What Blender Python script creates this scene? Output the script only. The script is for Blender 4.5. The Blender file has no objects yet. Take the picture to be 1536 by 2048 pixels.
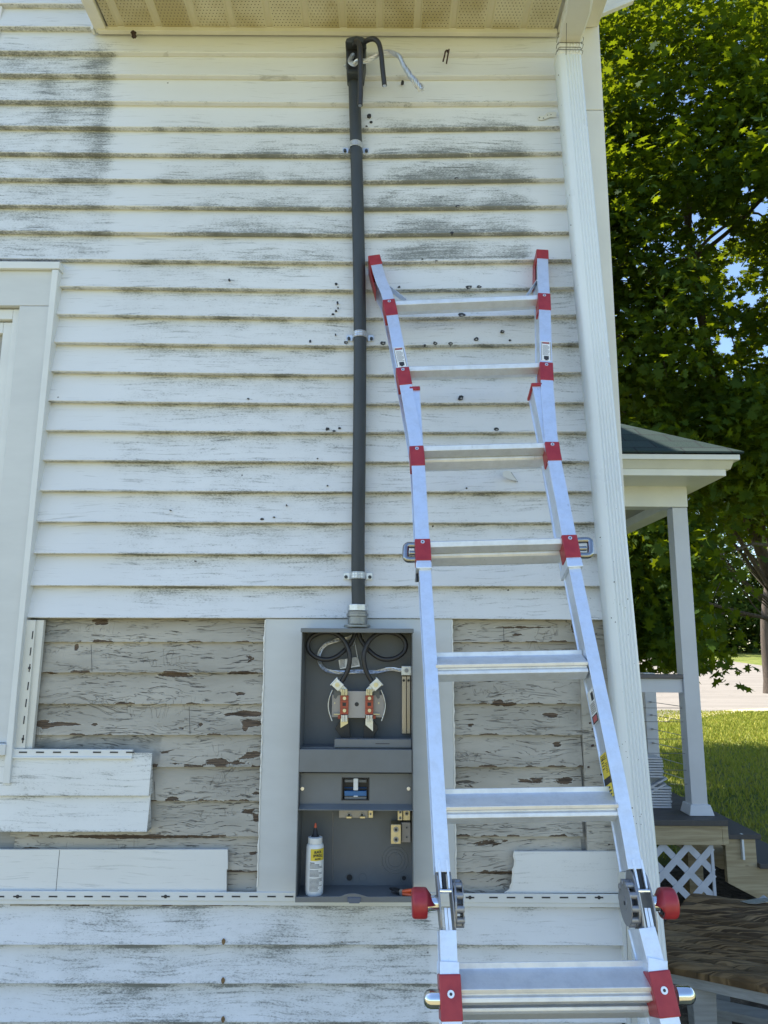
import bpy, math, random
import numpy as np
from mathutils import Vector, Matrix, noise as mnoise
random.seed(7); rng = np.random.default_rng(11)
R = math.radians
SC = bpy.context.scene
COL = SC.collection

# ------------------------------------------------------------------ camera
FPX, TH, ROLL = 1460.0, R(10.3), R(0.33)
CAM = Vector((0.0, -2.36, 1.65))
cd = bpy.data.cameras.new('Camera'); cam = bpy.data.objects.new('Camera', cd); COL.objects.link(cam)
cd.sensor_fit = 'VERTICAL'; cd.sensor_height = 24.0; cd.lens = 24.0 * FPX / 2048.0
cd.clip_start = 0.05; cd.clip_end = 2000
CM = Matrix.Translation(CAM) @ Matrix.Rotation(TH + math.pi / 2, 4, 'X') @ Matrix.Rotation(ROLL, 4, 'Z')
cam.matrix_world = CM
SC.camera = cam

# ------------------------------------------------------------------ light
SUN_EL, SUN_AZ = 57.0, -74.0          # azimuth measured from +Y towards +X
w = bpy.data.worlds.new('World'); SC.world = w; w.use_nodes = True
nt = w.node_tree; nt.nodes.clear()
sky = nt.nodes.new('ShaderNodeTexSky'); sky.sky_type = 'NISHITA'; sky.sun_disc = False
sky.sun_elevation = R(SUN_EL); sky.sun_rotation = R(SUN_AZ)
sky.air_density = 1.0; sky.dust_density = 0.3; sky.ozone_density = 2.2
bg = nt.nodes.new('ShaderNodeBackground'); bg.inputs[1].default_value = 0.122
wo = nt.nodes.new('ShaderNodeOutputWorld')
nt.links.new(sky.outputs[0], bg.inputs[0]); nt.links.new(bg.outputs[0], wo.inputs[0])
sl = bpy.data.lights.new('Sun', 'SUN'); sl.energy = 5.0; sl.angle = R(0.53); sl.color = (1.0, 0.95, 0.86)
so = bpy.data.objects.new('Sun', sl); COL.objects.link(so)
az = R(SUN_AZ); el = R(SUN_EL)
sdir = Vector((math.sin(az) * math.cos(el), math.cos(az) * math.cos(el), math.sin(el)))
so.location = sdir * 30
so.rotation_euler = sdir.to_track_quat('Z', 'Y').to_euler()
SC.view_settings.view_transform = 'Standard'; SC.view_settings.look = 'None'
SC.view_settings.exposure = 1.36; SC.view_settings.gamma = 1.0
SC.render.engine = 'CYCLES'
SC.cycles.max_bounces = 8; SC.cycles.diffuse_bounces = 5; SC.cycles.transparent_max_bounces = 8

# ------------------------------------------------------------------ measuring helpers
def ray(px, py):
    return (CM.to_3x3() @ Vector(((px - 768) / FPX, -(py - 1024) / FPX, -1.0)))
def W(px, py, Y=0.0):
    d = ray(px, py); t = (Y - CAM.y) / d.y
    return CAM + d * t
def G(px, py, z=0.0):
    d = ray(px, py); t = (z - CAM.z) / d.z
    return CAM + d * t
LL = math.atan(0.38)
LT = Vector((0, math.sin(LL), math.cos(LL))); LN = Vector((0, -math.cos(LL), math.sin(LL)))
L0 = W(900, 512, -0.09)
def LP(px, py, off=0.0):
    d = ray(px, py); t = (L0 + LN * off - CAM).dot(LN) / d.dot(LN)
    return CAM + d * t
def lerp(a, b, t): return a + (b - a) * t
def interp(x, xs, ys): return float(np.interp(x, xs, ys))
def sm(a, b, x):
    t = max(0.0, min(1.0, (x - a) / (b - a))); return t * t * (3 - 2 * t)

# ------------------------------------------------------------------ materials
class NT:
    def __init__(s, name):
        s.m = bpy.data.materials.new(name); s.m.use_nodes = True
        s.t = s.m.node_tree; s.t.nodes.clear()
        s.out = s.t.nodes.new('ShaderNodeOutputMaterial')
        s.b = s.t.nodes.new('ShaderNodeBsdfPrincipled'); s.t.links.new(s.b.outputs[0], s.out.inputs[0])
    def n(s, typ, **kw):
        nd = s.t.nodes.new('ShaderNode' + typ)
        for k, v in kw.items(): setattr(nd, k, v)
        return nd
    def set(s, inp, v):
        if hasattr(v, 'is_output') or isinstance(v, bpy.types.NodeSocket): s.t.links.new(v, inp)
        else:
            if isinstance(v, (tuple, list)) and len(v) == 3 and inp.type == 'RGBA': v = (*v, 1)
            inp.default_value = v
    def co(s): return s.n('TexCoord').outputs['Object']
    def scale(s, v, sc):
        m = s.n('Mapping'); s.set(m.inputs[0], v); m.inputs['Scale'].default_value = sc; return m.outputs[0]
    def noise(s, v, scale=1.0, detail=3.0, rough=.55, dist=0.0, col=False):
        x = s.n('TexNoise'); s.set(x.inputs['Vector'], v); x.inputs['Scale'].default_value = scale
        x.inputs['Detail'].default_value = detail; x.inputs['Roughness'].default_value = rough
        x.inputs['Distortion'].default_value = dist
        return x.outputs['Color' if col else 'Fac']
    def math(s, op, a, b=0.0, c=0.0, clamp=False):
        x = s.n('Math', operation=op, use_clamp=clamp); s.set(x.inputs[0], a); s.set(x.inputs[1], b); s.set(x.inputs[2], c)
        return x.outputs[0]
    def ramp(s, v, a, b, lo=0.0, hi=1.0):
        x = s.n('MapRange', interpolation_type='SMOOTHSTEP'); s.set(x.inputs[0], v)
        x.inputs[1].default_value = a; x.inputs[2].default_value = b; x.inputs[3].default_value = lo; x.inputs[4].default_value = hi
        return x.outputs[0]
    def mix(s, f, a, b, blend='MIX'):
        x = s.n('Mix', data_type='RGBA', blend_type=blend); s.set(x.inputs[0], f); s.set(x.inputs[6], a); s.set(x.inputs[7], b)
        return x.outputs[2]
    def attr(s, name): return s.n('Attribute', attribute_name=name).outputs['Fac']
    def bump(s, h, strength=.3, dist=.002):
        x = s.n('Bump'); x.inputs['Strength'].default_value = strength; x.inputs['Distance'].default_value = dist
        s.set(x.inputs['Height'], h); s.t.links.new(x.outputs[0], s.b.inputs['Normal']); return x
    def base(s, c, rough=.6, metal=0.0, spec=.5):
        s.set(s.b.inputs['Base Color'], c); s.set(s.b.inputs['Roughness'], rough)
        s.set(s.b.inputs['Metallic'], metal); s.set(s.b.inputs['Specular IOR Level'], spec); return s.m

def mat(name, col, rough=.6, metal=0.0, var=.12, sc=20.0, bump=.1, stretch=(1, 1, 1), spec=.5, dist=.001):
    t = NT(name); c = t.scale(t.co(), stretch)
    n1 = t.noise(c, sc, 4, .6)
    k = t.ramp(n1, .25, .75, 1 - var, 1 + var * .6)
    cc = t.n('Vector' + 'Math', operation='SCALE'); cc.inputs[0].default_value = col; t.set(cc.inputs['Scale'], k)
    r = t.ramp(n1, .2, .8, max(.02, rough - .06), min(1, rough + .08))
    t.base(cc.outputs[0], r, metal, spec)
    if bump: t.bump(t.noise(c, sc * 4, 3), bump, dist)
    return t.m

def vinyl_mat(name, basec=(.745, .765, .78), grain=1.0):
    t = NT(name); c = t.co()
    wv = t.noise(t.scale(c, (1.0, 1.0, 2.2)), 1.6, 2)
    wv = t.math('MULTIPLY', t.math('SUBTRACT', wv, .5), .09)
    cx = t.n('CombineXYZ'); t.set(cx.inputs[2], wv)
    va = t.n('VectorMath', operation='ADD'); t.set(va.inputs[0], c); t.set(va.inputs[1], cx.outputs[0])
    wc = va.outputs[0]
    g = t.noise(t.scale(wc, (7, 7, 150)), 1.0, 4, .62)
    lines = t.ramp(g, .42, .34)
    patch = t.ramp(t.noise(t.scale(c, (1.6, 1.6, 7)), 1.0, 3), .38, .62)
    dirt = t.attr('dirt')  # mildew, plus the shade painted along the laps
    sp = t.noise(t.scale(wc, (130, 130, 340)), 1.0, 4, .8)
    sp2 = t.noise(t.scale(c, (14, 14, 34)), 1.0, 4, .6)
    q = t.math('ADD', t.math('MULTIPLY', sp, .80), t.math('MULTIPLY', sp2, .20))
    q = t.math('ADD', q, t.math('MULTIPLY', t.math('SUBTRACT', .5, g), .45))
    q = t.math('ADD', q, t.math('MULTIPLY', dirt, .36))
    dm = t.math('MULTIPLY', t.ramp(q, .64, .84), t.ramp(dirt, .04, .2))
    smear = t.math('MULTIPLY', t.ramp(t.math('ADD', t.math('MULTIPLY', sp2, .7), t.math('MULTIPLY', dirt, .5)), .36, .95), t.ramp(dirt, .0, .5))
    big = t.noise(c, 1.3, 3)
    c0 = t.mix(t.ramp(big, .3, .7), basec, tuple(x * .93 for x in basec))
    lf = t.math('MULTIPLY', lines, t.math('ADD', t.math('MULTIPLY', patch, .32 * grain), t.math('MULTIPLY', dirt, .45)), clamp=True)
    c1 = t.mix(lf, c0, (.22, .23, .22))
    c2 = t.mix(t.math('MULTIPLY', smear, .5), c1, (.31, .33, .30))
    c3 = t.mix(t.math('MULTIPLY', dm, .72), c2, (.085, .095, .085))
    dots = t.n('TexVoronoi'); t.set(dots.inputs['Vector'], t.scale(c, (9, 3, 9))); dots.inputs['Scale'].default_value = 1.0
    dsel = t.math('MULTIPLY', t.ramp(dots.outputs['Distance'], .035, .022), t.ramp(t.noise(c, 5.0, 1), .52, .56))
    c4 = t.mix(t.math('MULTIPLY', dsel, .85), c3, (.06, .06, .06))
    t.base(c4, .55, 0, .35)
    t.bump(t.math('SUBTRACT', g, t.math('MULTIPLY', lines, .5)), .22 * grain, .0015)
    return t.m

def oldpaint_mat():
    t = NT('peeling_paint'); c = t.co()
    wv = t.math('MULTIPLY', t.math('SUBTRACT', t.noise(t.scale(c, (1, 1, 3)), 2.5, 3), .5), .10)
    cx = t.n('CombineXYZ'); t.set(cx.inputs[2], wv)
    va = t.n('VectorMath', operation='ADD'); t.set(va.inputs[0], c); t.set(va.inputs[1], cx.outputs[0]); wc = va.outputs[0]
    # long hairline cracks
    n1 = t.noise(t.scale(wc, (5, 5, 48)), 1.0, 3, .6, .6)
    cr = t.ramp(t.math('ABSOLUTE', t.math('SUBTRACT', n1, .5)), .0, .013, 1, 0)
    cr = t.math('MULTIPLY', cr, t.ramp(t.noise(t.scale(c, (6, 6, 14)), 1.0, 3), .42, .52))
    n2 = t.noise(t.scale(wc, (11, 11, 170)), 1.0, 4, .65)
    cr2 = t.math('MULTIPLY', t.ramp(n2, .405, .37), t.ramp(t.noise(t.scale(c, (3, 3, 9)), 1.0, 2), .40, .58))
    n3 = t.noise(t.scale(c, (26, 26, 9)), 1.0, 2, .5, 1.2)
    cr3 = t.math('MULTIPLY', t.ramp(t.math('ABSOLUTE', t.math('SUBTRACT', n3, .5)), .0, .012, 1, 0), t.ramp(t.noise(t.scale(c, (4, 4, 12)), 1.0, 2), .58, .64))
    cracks = t.math('ADD', t.math('ADD', t.math('MULTIPLY', cr, .7), cr2), t.math('MULTIPLY', cr3, .5), clamp=True)
    p = t.attr('peel')
    pn = t.noise(t.scale(wc, (16, 16, 60)), 1.0, 5, .7, .4)
    peel = t.ramp(t.math('ADD', p, t.math('MULTIPLY', t.math('SUBTRACT', pn, .5), 1.15)), .47, .53)
    rnd = t.math('MULTIPLY', t.ramp(t.noise(t.scale(wc, (7, 7, 34)), 1.0, 5, .7, .3), .66, .675), 1.0)
    peel = t.math('MAXIMUM', peel, rnd)
    wood = t.noise(t.scale(c, (10, 10, 260)), 1.0, 4, .7)
    wc2 = t.mix(t.ramp(wood, .3, .7), (.04, .03, .022), (.175, .125, .085))
    big = t.noise(t.scale(c, (2, 2, 8)), 1.0, 4)
    pc = t.mix(t.ramp(big, .3, .7), (.33, .31, .265), (.50, .475, .415))
    pc = t.mix(t.ramp(t.noise(t.scale(c, (60, 60, 300)), 1.0, 4), .45, .7, 0, .35), pc, (.38, .38, .35))
    pc = t.mix(t.math('MULTIPLY', t.attr('dirt'), t.ramp(t.noise(t.scale(c, (12, 12, 20)), 1.0, 4), .3, .6)), pc, (.16, .165, .15))
    c1 = t.mix(t.math('MULTIPLY', cracks, .88), pc, (.06, .052, .045))
    edge = t.math('SUBTRACT', t.ramp(t.math('ADD', p, t.math('MULTIPLY', t.math('SUBTRACT', pn, .5), 1.15)), .40, .46), peel, clamp=True)
    c1 = t.mix(t.math('MULTIPLY', edge, .35), c1, (.68, .67, .6))
    c2 = t.mix(peel, c1, wc2)
    t.base(c2, .7, 0, .3)
    h = t.math('SUBTRACT', t.math('MULTIPLY', pn, .2), t.math('ADD', t.math('MULTIPLY', peel, 1.0), t.math('MULTIPLY', cracks, .7)))
    t.bump(h, .8, .0035)
    return t.m

def alu_mat(name, col=(.78, .84, .93), rough=.42, axis=(1, 200, 200), metal=.8):
    t = NT(name); c = t.co()
    g = t.noise(t.scale(c, axis), 1.0, 3, .6)
    s = t.noise(c, 26, 5, .7)
    scr = t.ramp(t.noise(t.scale(c, (40, 40, 9)), 1.0, 4, .75), .66, .74)
    cc = t.mix(t.ramp(s, .35, .75), col, tuple(x * .86 for x in col))
    cc = t.mix(t.math('MULTIPLY', scr, .4), cc, (.30, .31, .33))
    t.base(cc, t.ramp(t.math('ADD', t.math('MULTIPLY', g, .5), t.math('MULTIPLY', s, .5)), .3, .7, rough - .07, rough + .12), metal)
    t.bump(g, .06, .0004)
    return t.m

M = {}
M['vinyl'] = vinyl_mat('vinyl_siding_paint')
M['vinyl_new'] = vinyl_mat('vinyl_remnant', (.76, .775, .765), .8)
M['old'] = oldpaint_mat()
M['trim'] = mat('white_trim', (.69, .715, .715), .45, 0, .06, 6, .05)
M['trimboard'] = mat('primed_board', (.60, .625, .63), .5, 0, .06, 4, .08, (1, 1, 3))
M['spout'] = mat('spout_enamel', (.70, .76, .80), .3, 0, .04, 3, 0)
M['zinc'] = mat('zinc_coupling', (.30, .30, .29), .40, .75, .15, 60, .2)
M['caulk'] = mat('caulk', (.80, .80, .76), .4, 0, .05, 60, .4)
M['corner'] = mat('corner_vinyl', (.68, .68, .63), .45, 0, .06, 5, .05)
def soffit_mat():
    t = NT('perforated_soffit'); c = t.co()
    s = t.n('SeparateXYZ'); t.set(s.inputs[0], c)
    k = 1 / .0125
    yy = t.math('MULTIPLY', s.outputs[1], k)
    row = t.math('MULTIPLY', t.math('MODULO', t.math('FLOOR', t.math('ADD', yy, 100.0)), 2.0), .5)
    fx = t.math('SUBTRACT', t.math('FRACT', t.math('ADD', t.math('ADD', t.math('MULTIPLY', s.outputs[0], k), row), 200.0)), .5)
    fy = t.math('SUBTRACT', t.math('FRACT', t.math('ADD', yy, 100.0)), .5)
    d = t.math('SQRT', t.math('ADD', t.math('MULTIPLY', fx, fx), t.math('MULTIPLY', fy, fy)))
    hole = t.math('MULTIPLY', t.ramp(d, .19, .13), t.attr('vent'))
    st = t.ramp(t.noise(c, 5, 4), .35, .7)
    st = t.math('MULTIPLY', st, t.math('ADD', t.attr('vent'), .25, clamp=True))
    cc = t.mix(st, (.62, .585, .43), (.42, .36, .19))
    cc = t.mix(t.math('MULTIPLY', hole, .9), cc, (.035, .03, .02))
    t.base(cc, .5); t.bump(t.math('MULTIPLY', hole, -1.0), .5, .002); return t.m
M['soffit'] = soffit_mat()
M['fascia'] = mat('fascia_paint', (.72, .71, .64), .45, 0, .08, 6, .05)
M['alu'] = alu_mat('brushed_aluminium')
M['alu_rung'] = alu_mat('rung_aluminium', (.72, .755, .80), .46, (4, 300, 300), .62)
M['chrome'] = mat('chrome', (.72, .74, .76), .13, 1.0, .05, 30, 0)
M['darkchrome'] = mat('dark_chrome', (.33, .34, .35), .2, .95, .1, 40, 0)
M['castalu'] = mat('cast_metal', (.30, .31, .33), .45, .7, .15, 60, .3)
def red_mat():
    t = NT('red_plastic'); c = t.co()
    n = t.noise(c, 40, 4)
    t.base(t.mix(t.ramp(n, .3, .7), (.30, .020, .032), (.37, .032, .040)), .38); t.bump(t.noise(c, 300, 2), .08, .0004); return t.m
M['red'] = red_mat()
M['rivet'] = mat('rivet_steel', (.8, .8, .8), .3, .8, .05, 60, 0)
M['conduit'] = mat('grey_pvc', (.040, .048, .055), .5, 0, .32, 9, .12, (1, 1, .4))
M['cable'] = mat('black_cable', (.028, .028, .032), .42, 0, .15, 40, .1)
M['strand'] = mat('aluminium_strand', (.66, .70, .78), .36, .8, .12, 80, .1)
M['galv'] = mat('galvanised', (.62, .64, .66), .36, .9, .18, 90, .2)
M['boxgrey'] = mat('enclosure_grey', (.155, .168, .178), .42, 0, .10, 9, .08)
M['boxin'] = mat('enclosure_inside', (.135, .148, .160), .5, 0, .10, 9, .08)
M['plategrey'] = mat('plate_grey', (.36, .345, .34), .45, .4, .08, 30, .05)
M['brass'] = mat('tinned_brass', (.62, .56, .38), .35, .85, .15, 60, .1)
M['copper'] = mat('copper_bar', (.40, .36, .32), .32, .85, .12, 12, .05, (20, 20, 1))
M['redblock'] = mat('red_insulator', (.40, .075, .035), .5, 0, .15, 60, .1)
M['black'] = mat('black_plastic', (.018, .018, .02), .45, 0, .15, 30, .1)
M['blue'] = mat('blue_plastic', (.02, .13, .34), .35, 0, .12, 50, .05)
M['white'] = mat('white_plastic', (.74, .76, .76), .35, 0, .04, 20, .03)
M['paper'] = mat('label_paper', (.80, .81, .80), .5, 0, .04, 30, 0)
M['ink'] = mat('label_ink', (.03, .03, .035), .6, 0, .05, 30, 0)
M['labelred'] = mat('label_red', (.45, .10, .10), .5, 0, .08, 30, 0)
M['yellow'] = mat('label_yellow', (.72, .56, .05), .5, 0, .08, 40, 0)
M['orange'] = mat('orange_plastic', (.62, .10, .03), .4, 0, .10, 40, 0)
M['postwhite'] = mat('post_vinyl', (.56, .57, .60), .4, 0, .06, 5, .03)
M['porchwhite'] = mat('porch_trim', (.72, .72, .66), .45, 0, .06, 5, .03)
M['deck'] = mat('composite_deck', (.072, .066, .062), .6, 0, .18, 30, .3, (1, 8, 1))
M['handrail'] = mat('brown_rail_cap', (.13, .115, .11), .6, 0, .12, 20, .2)
def pine_mat():
    t = NT('pine_lumber'); c = t.co()
    g = t.noise(t.scale(c, (3, 3, 45)), 1.0, 5, .6, .8)
    kn = t.n('TexVoronoi'); t.set(kn.inputs['Vector'], t.scale(c, (3.2, 1, 7))); kn.inputs['Scale'].default_value = 1
    k = t.ramp(kn.outputs['Distance'], .09, .04)
    cc = t.mix(t.ramp(g, .35, .65), (.34, .26, .145), (.47, .38, .23))
    cc = t.mix(k, cc, (.12, .07, .035)); t.base(cc, .65); t.bump(g, .2, .002); return t.m
M['pine'] = pine_mat()
M['steel_wire'] = mat('steel_wire', (.25, .25, .26), .4, .8, .1, 50, 0)
M['lattice'] = mat('lattice_vinyl', (.58, .59, .62), .45, 0, .08, 20, .05)
def slab_mat():
    t = NT('grained_plank'); c = t.co()
    wv = t.math('MULTIPLY', t.math('SUBTRACT', t.noise(t.scale(c, (2.6, 7, 1)), 1.0, 3), .5), .16)
    cx = t.n('CombineXYZ'); t.set(cx.inputs[1], wv)
    va = t.n('VectorMath', operation='ADD'); t.set(va.inputs[0], c); t.set(va.inputs[1], cx.outputs[0])
    g = t.noise(t.scale(va.outputs[0], (.8, 22, 3)), 1.0, 2, .5)
    rings = t.math('SINE', t.math('MULTIPLY', g, 38.0))
    f = t.noise(t.scale(va.outputs[0], (4, 150, 10)), 1.0, 3, .6)
    a = t.mix(t.ramp(rings, -.4, .9), (.065, .040, .020), (.27, .175, .085))
    a = t.mix(t.ramp(f, .4, .65, 0, .6), a, (.06, .038, .02))
    a = t.mix(t.ramp(t.noise(c, 3, 3), .4, .7, 0, .4), a, (.36, .28, .17))
    a = t.mix(t.ramp(t.n('ObjectInfo').outputs['Random'], 0, 1, 0, .45), a, (.10, .06, .025)); t.base(a, .8, 0, .15); t.bump(t.math('ADD', rings, f), .7, .006); return t.m
M['slab'] = slab_mat()
M['greywood'] = mat('weathered_board', (.33, .33, .31), .75, 0, .2, 5, .4, (1, 6, 20))
M['bark'] = mat('bark', (.10, .075, .055), .9, 0, .35, 9, 1.0, (3, 3, .7), dist=.02)
def shingle_mat():
    t = NT('asphalt_shingles'); c = t.co()
    b = t.n('TexBrick'); t.set(b.inputs['Vector'], t.scale(c, (1, 1, 1))); b.inputs['Scale'].default_value = 1.0
    b.inputs['Brick Width'].default_value = .30; b.inputs['Row Height'].default_value = .13; b.inputs['Mortar Size'].default_value = .006
    b.inputs['Color1'].default_value = (.018, .034, .029, 1); b.inputs['Color2'].default_value = (.032, .050, .044, 1); b.inputs['Mortar'].default_value = (.012, .014, .015, 1)
    n = t.noise(c, 300, 3); cc = t.mix(t.ramp(n, .4, .7, 0, .5), b.outputs[0], (.07, .09, .085))
    t.base(cc, .9, 0, .2); t.bump(n, .4, .004); return t.m
M['shingle'] = shingle_mat()
def leaf_mat(name, c0, c1, tr=.55, tcol=(.30, .42, .02)):
    t = NT(name); g = t.n('NewGeometry').outputs['Random Per Island']
    cc = t.mix(g, c0, c1)
    t.base(cc, .6, 0, .08)
    tl = t.n('BsdfTranslucent'); t.set(tl.inputs[0], t.mix(g, tcol, tuple(x * .6 for x in tcol)))
    ad = t.n('MixShader'); ad.inputs[0].default_value = tr
    t.t.links.new(t.b.outputs[0], ad.inputs[1]); t.t.links.new(tl.outputs[0], ad.inputs[2]); t.t.links.new(ad.outputs[0], t.out.inputs[0])
    return t.m
M['leaf'] = leaf_mat('maple_leaf', (.012, .032, .006), (.042, .080, .010), .27, (.44, .54, .012))
M['leaf_far'] = leaf_mat('wood_leaf', (.025, .055, .012), (.055, .09, .018), .28, (.20, .26, .02))
def ground_mat():
    t = NT('lawn_ground'); c = t.co()
    n1 = t.noise(c, 1.1, 5, .6); n2 = t.noise(c, 18, 4, .7); n3 = t.noise(t.scale(c, (90, 90, 90)), 1.0, 3, .7)
    cc = t.mix(t.ramp(n1, .35, .65), (.12, .16, .03), (.24, .25, .07))
    cc = t.mix(t.ramp(n2, .5, .75), cc, (.24, .23, .09)); cc = t.mix(t.ramp(n3, .4, .7, 0, .6), cc, (.05, .08, .015))
    t.base(cc, .9, 0, .1); t.bump(t.math('ADD', n2, n3), .8, .03); return t.m
M['lawn'] = ground_mat()
def dirt_mat():
    t = NT('dirt_ground'); c = t.co()
    n2 = t.noise(c, 14, 5, .7); v = t.n('TexVoronoi'); t.set(v.inputs['Vector'], c); v.inputs['Scale'].default_value = 45
    cc = t.mix(t.ramp(n2, .35, .65), (.045, .035, .026), (.12, .10, .075)); cc = t.mix(t.ramp(v.outputs['Distance'], .2, .05, 0, .5), cc, (.25, .23, .2))
    t.base(cc, .95, 0, .1); t.bump(n2, 1.0, .03); return t.m
M['dirt'] = dirt_mat()
def gravel_mat():
    t = NT('gravel_drive'); c = t.co()
    v = t.n('TexVoronoi'); t.set(v.inputs['Vector'], c); v.inputs['Scale'].default_value = 30
    cc = t.mix(v.outputs['Color'], (.42, .36, .22), (.52, .46, .31)); t.base(cc, .95, 0, .1); t.bump(v.outputs['Distance'], .6, .01); return t.m
M['gravel'] = gravel_mat()
M['dry'] = mat('dry_grass_ground', (.26, .22, .11), .95, 0, .3, 5, .6, dist=.02)
def road_mat():
    t = NT('road_asphalt'); c = t.co()
    n = t.noise(t.scale(c, (.25, 1.5, 1)), 1.0, 5, .6); f = t.noise(c, 60, 3)
    cr = t.noise(t.scale(c, (.3, 1.4, 1)), 1.0, 3, .6, 1.0); crk = t.ramp(t.math('ABSOLUTE', t.math('SUBTRACT', cr, .5)), 0, .008, .5, 0)
    cc = t.mix(t.ramp(n, .3, .7), (.22, .195, .165), (.27, .24, .205)); cc = t.mix(t.ramp(f, .4, .7, 0, .3), cc, (.18, .17, .15))
    cc = t.mix(crk, cc, (.10, .09, .08)); t.base(cc, .9, 0, .1); t.bump(f, .3, .01); return t.m
M['road'] = road_mat()
M['grass'] = leaf_mat('grass_blade', (.17, .21, .028), (.42, .38, .08), .30, (.40, .45, .05))
M['glass'] = mat('window_glass', (.30, .34, .36), .05, 0, .05, 3, 0)
M['nest'] = mat('dried_mud', (.06, .035, .03), .9, 0, .3, 120, .8)

# ------------------------------------------------------------------ mesh builder
class MB:
    def __init__(s): s.v = []; s.f = []; s.mi = []; s.k = 0; s.at = {}
    def add(s, vs, fs):
        o = len(s.v); s.v += [tuple(x) for x in vs]; s.f += [tuple(i + o for i in f) for f in fs]; s.mi += [s.k] * len(fs)
    def box(s, a, b):
        x0, x1 = sorted((a[0], b[0])); y0, y1 = sorted((a[1], b[1])); z0, z1 = sorted((a[2], b[2]))
        s.hexa([(x0, y0, z0), (x1, y0, z0), (x1, y1, z0), (x0, y1, z0)], [(x0, y0, z1), (x1, y0, z1), (x1, y1, z1), (x0, y1, z1)])
    def hexa(s, bt, tp):
        s.add(list(bt) + list(tp), [(3, 2, 1, 0), (4, 5, 6, 7), (0, 1, 5, 4), (1, 2, 6, 5), (2, 3, 7, 6), (3, 0, 4, 7)])
    def obox(s, c, ax, sz):
        c = Vector(c); a = [Vector(x).normalized() * (h / 2) for x, h in zip(ax, sz)]
        P = lambda i, j, k: c + a[0] * i + a[1] * j + a[2] * k
        s.hexa([P(-1, -1, -1), P(1, -1, -1), P(1, 1, -1), P(-1, 1, -1)], [P(-1, -1, 1), P(1, -1, 1), P(1, 1, 1), P(-1, 1, 1)])
    def poly(s, pts, vec):
        n = len(pts); pts = [Vector(p) for p in pts]; vec = Vector(vec)
        s.add(pts + [p + vec for p in pts], [tuple(range(n)), tuple(range(2 * n - 1, n - 1, -1))] + [((i + 1) % n, i, n + i, n + (i + 1) % n) for i in range(n)])
    def sweep(s, prof, st, caps=True):
        n = len(prof); vs = []
        for (o, u, v) in st: vs += [Vector(o) + u * a + v * b for a, b in prof]
        fs = []
        for k in range(len(st) - 1):
            for i in range(n):
                j = (i + 1) % n; fs.append((k * n + i, k * n + j, (k + 1) * n + j, (k + 1) * n + i))
        if caps: fs += [tuple(range(n - 1, -1, -1)), tuple((len(st) - 1) * n + i for i in range(n))]
        s.add(vs, fs)
    def tube(s, pts, r, n=10, caps=True):
        pts = [Vector(p) for p in pts]; m = len(pts)
        rs = r if isinstance(r, (list, tuple)) else [r] * m
        up = None; vs = []
        for i, p in enumerate(pts):
            t = (pts[min(i + 1, m - 1)] - pts[max(i - 1, 0)])
            if t.length < 1e-9: t = Vector((0, 0, 1))
            t.normalize()
            if up is None: up = t.orthogonal().normalized()
            up = (up - t * up.dot(t)).normalized(); w_ = t.cross(up)
            vs += [p + (up * math.cos(a) + w_ * math.sin(a)) * rs[i] for a in (2 * math.pi * k / n for k in range(n))]
        fs = [(k * n + i, k * n + (i + 1) % n, (k + 1) * n + (i + 1) % n, (k + 1) * n + i) for k in range(m - 1) for i in range(n)]
        if caps: fs += [tuple(range(n - 1, -1, -1)), tuple((m - 1) * n + i for i in range(n))]
        s.add(vs, fs)
    def build(s, name, m, parent=None, bevel=0, smooth=None, seg=2, split=False):
        if split:                                  # every separate piece becomes an object of its own
            lab = list(range(len(s.v)))
            def fd(i):
                while lab[i] != i: lab[i] = lab[lab[i]]; i = lab[i]
                return i
            for f in s.f:
                r = fd(f[0])
                for q in f[1:]: lab[fd(q)] = r
            grp = {}
            for f, k in zip(s.f, s.mi): grp.setdefault(fd(f[0]), []).append((f, k))
            out = []
            for fs in grp.values():
                m2 = MB(); ids = sorted({i for f, k in fs for i in f}); mp = {i: j for j, i in enumerate(ids)}
                m2.v = [s.v[i] for i in ids]; m2.f = [tuple(mp[i] for i in f) for f, k in fs]; m2.mi = [k for f, k in fs]
                m2.at = {a: [vals[i] for i in ids] for a, vals in s.at.items()}
                out.append(m2.build(name, m, parent, bevel, smooth, seg))
            return out
        me = bpy.data.meshes.new(name)
        off = Vector(parent_loc(parent)) if parent else Vector((0, 0, 0))
        me.from_pydata([(a - off.x, b - off.y, c - off.z) for a, b, c in s.v], [], s.f)
        for mm in (m if isinstance(m, (list, tuple)) else [m]): me.materials.append(M[mm] if isinstance(mm, str) else mm)
        if any(s.mi): me.polygons.foreach_set('material_index', s.mi)
        for k, vals in s.at.items():
            a = me.attributes.new(k, 'FLOAT', 'POINT'); a.data.foreach_set('value', vals)
        me.validate(); me.update()
        if smooth is not None:
            me.polygons.foreach_set('use_smooth', [True] * len(me.polygons)); me.set_sharp_from_angle(angle=smooth)
        o = bpy.data.objects.new(name, me); COL.objects.link(o)
        if parent: o.parent = parent
        if bevel:
            b = o.modifiers.new('bevel', 'BEVEL'); b.width = bevel; b.segments = seg; b.limit_method = 'ANGLE'; b.angle_limit = R(35)
        return o
def parent_loc(p):
    v = Vector((0, 0, 0))
    while p: v += p.location; p = p.parent
    return v
def tag(o, label=None, cat=None, group=None, kind=None):
    for k, v in (('label', label), ('category', cat), ('group', group), ('kind', kind)):
        if v: o[k] = v
    return o
def thing(name, label, cat, loc=(0, 0, 0), group=None):
    o = bpy.data.objects.new(name, None); o.empty_display_size = .1; COL.objects.link(o); o.location = loc
    return tag(o, label, cat, group)
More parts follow.
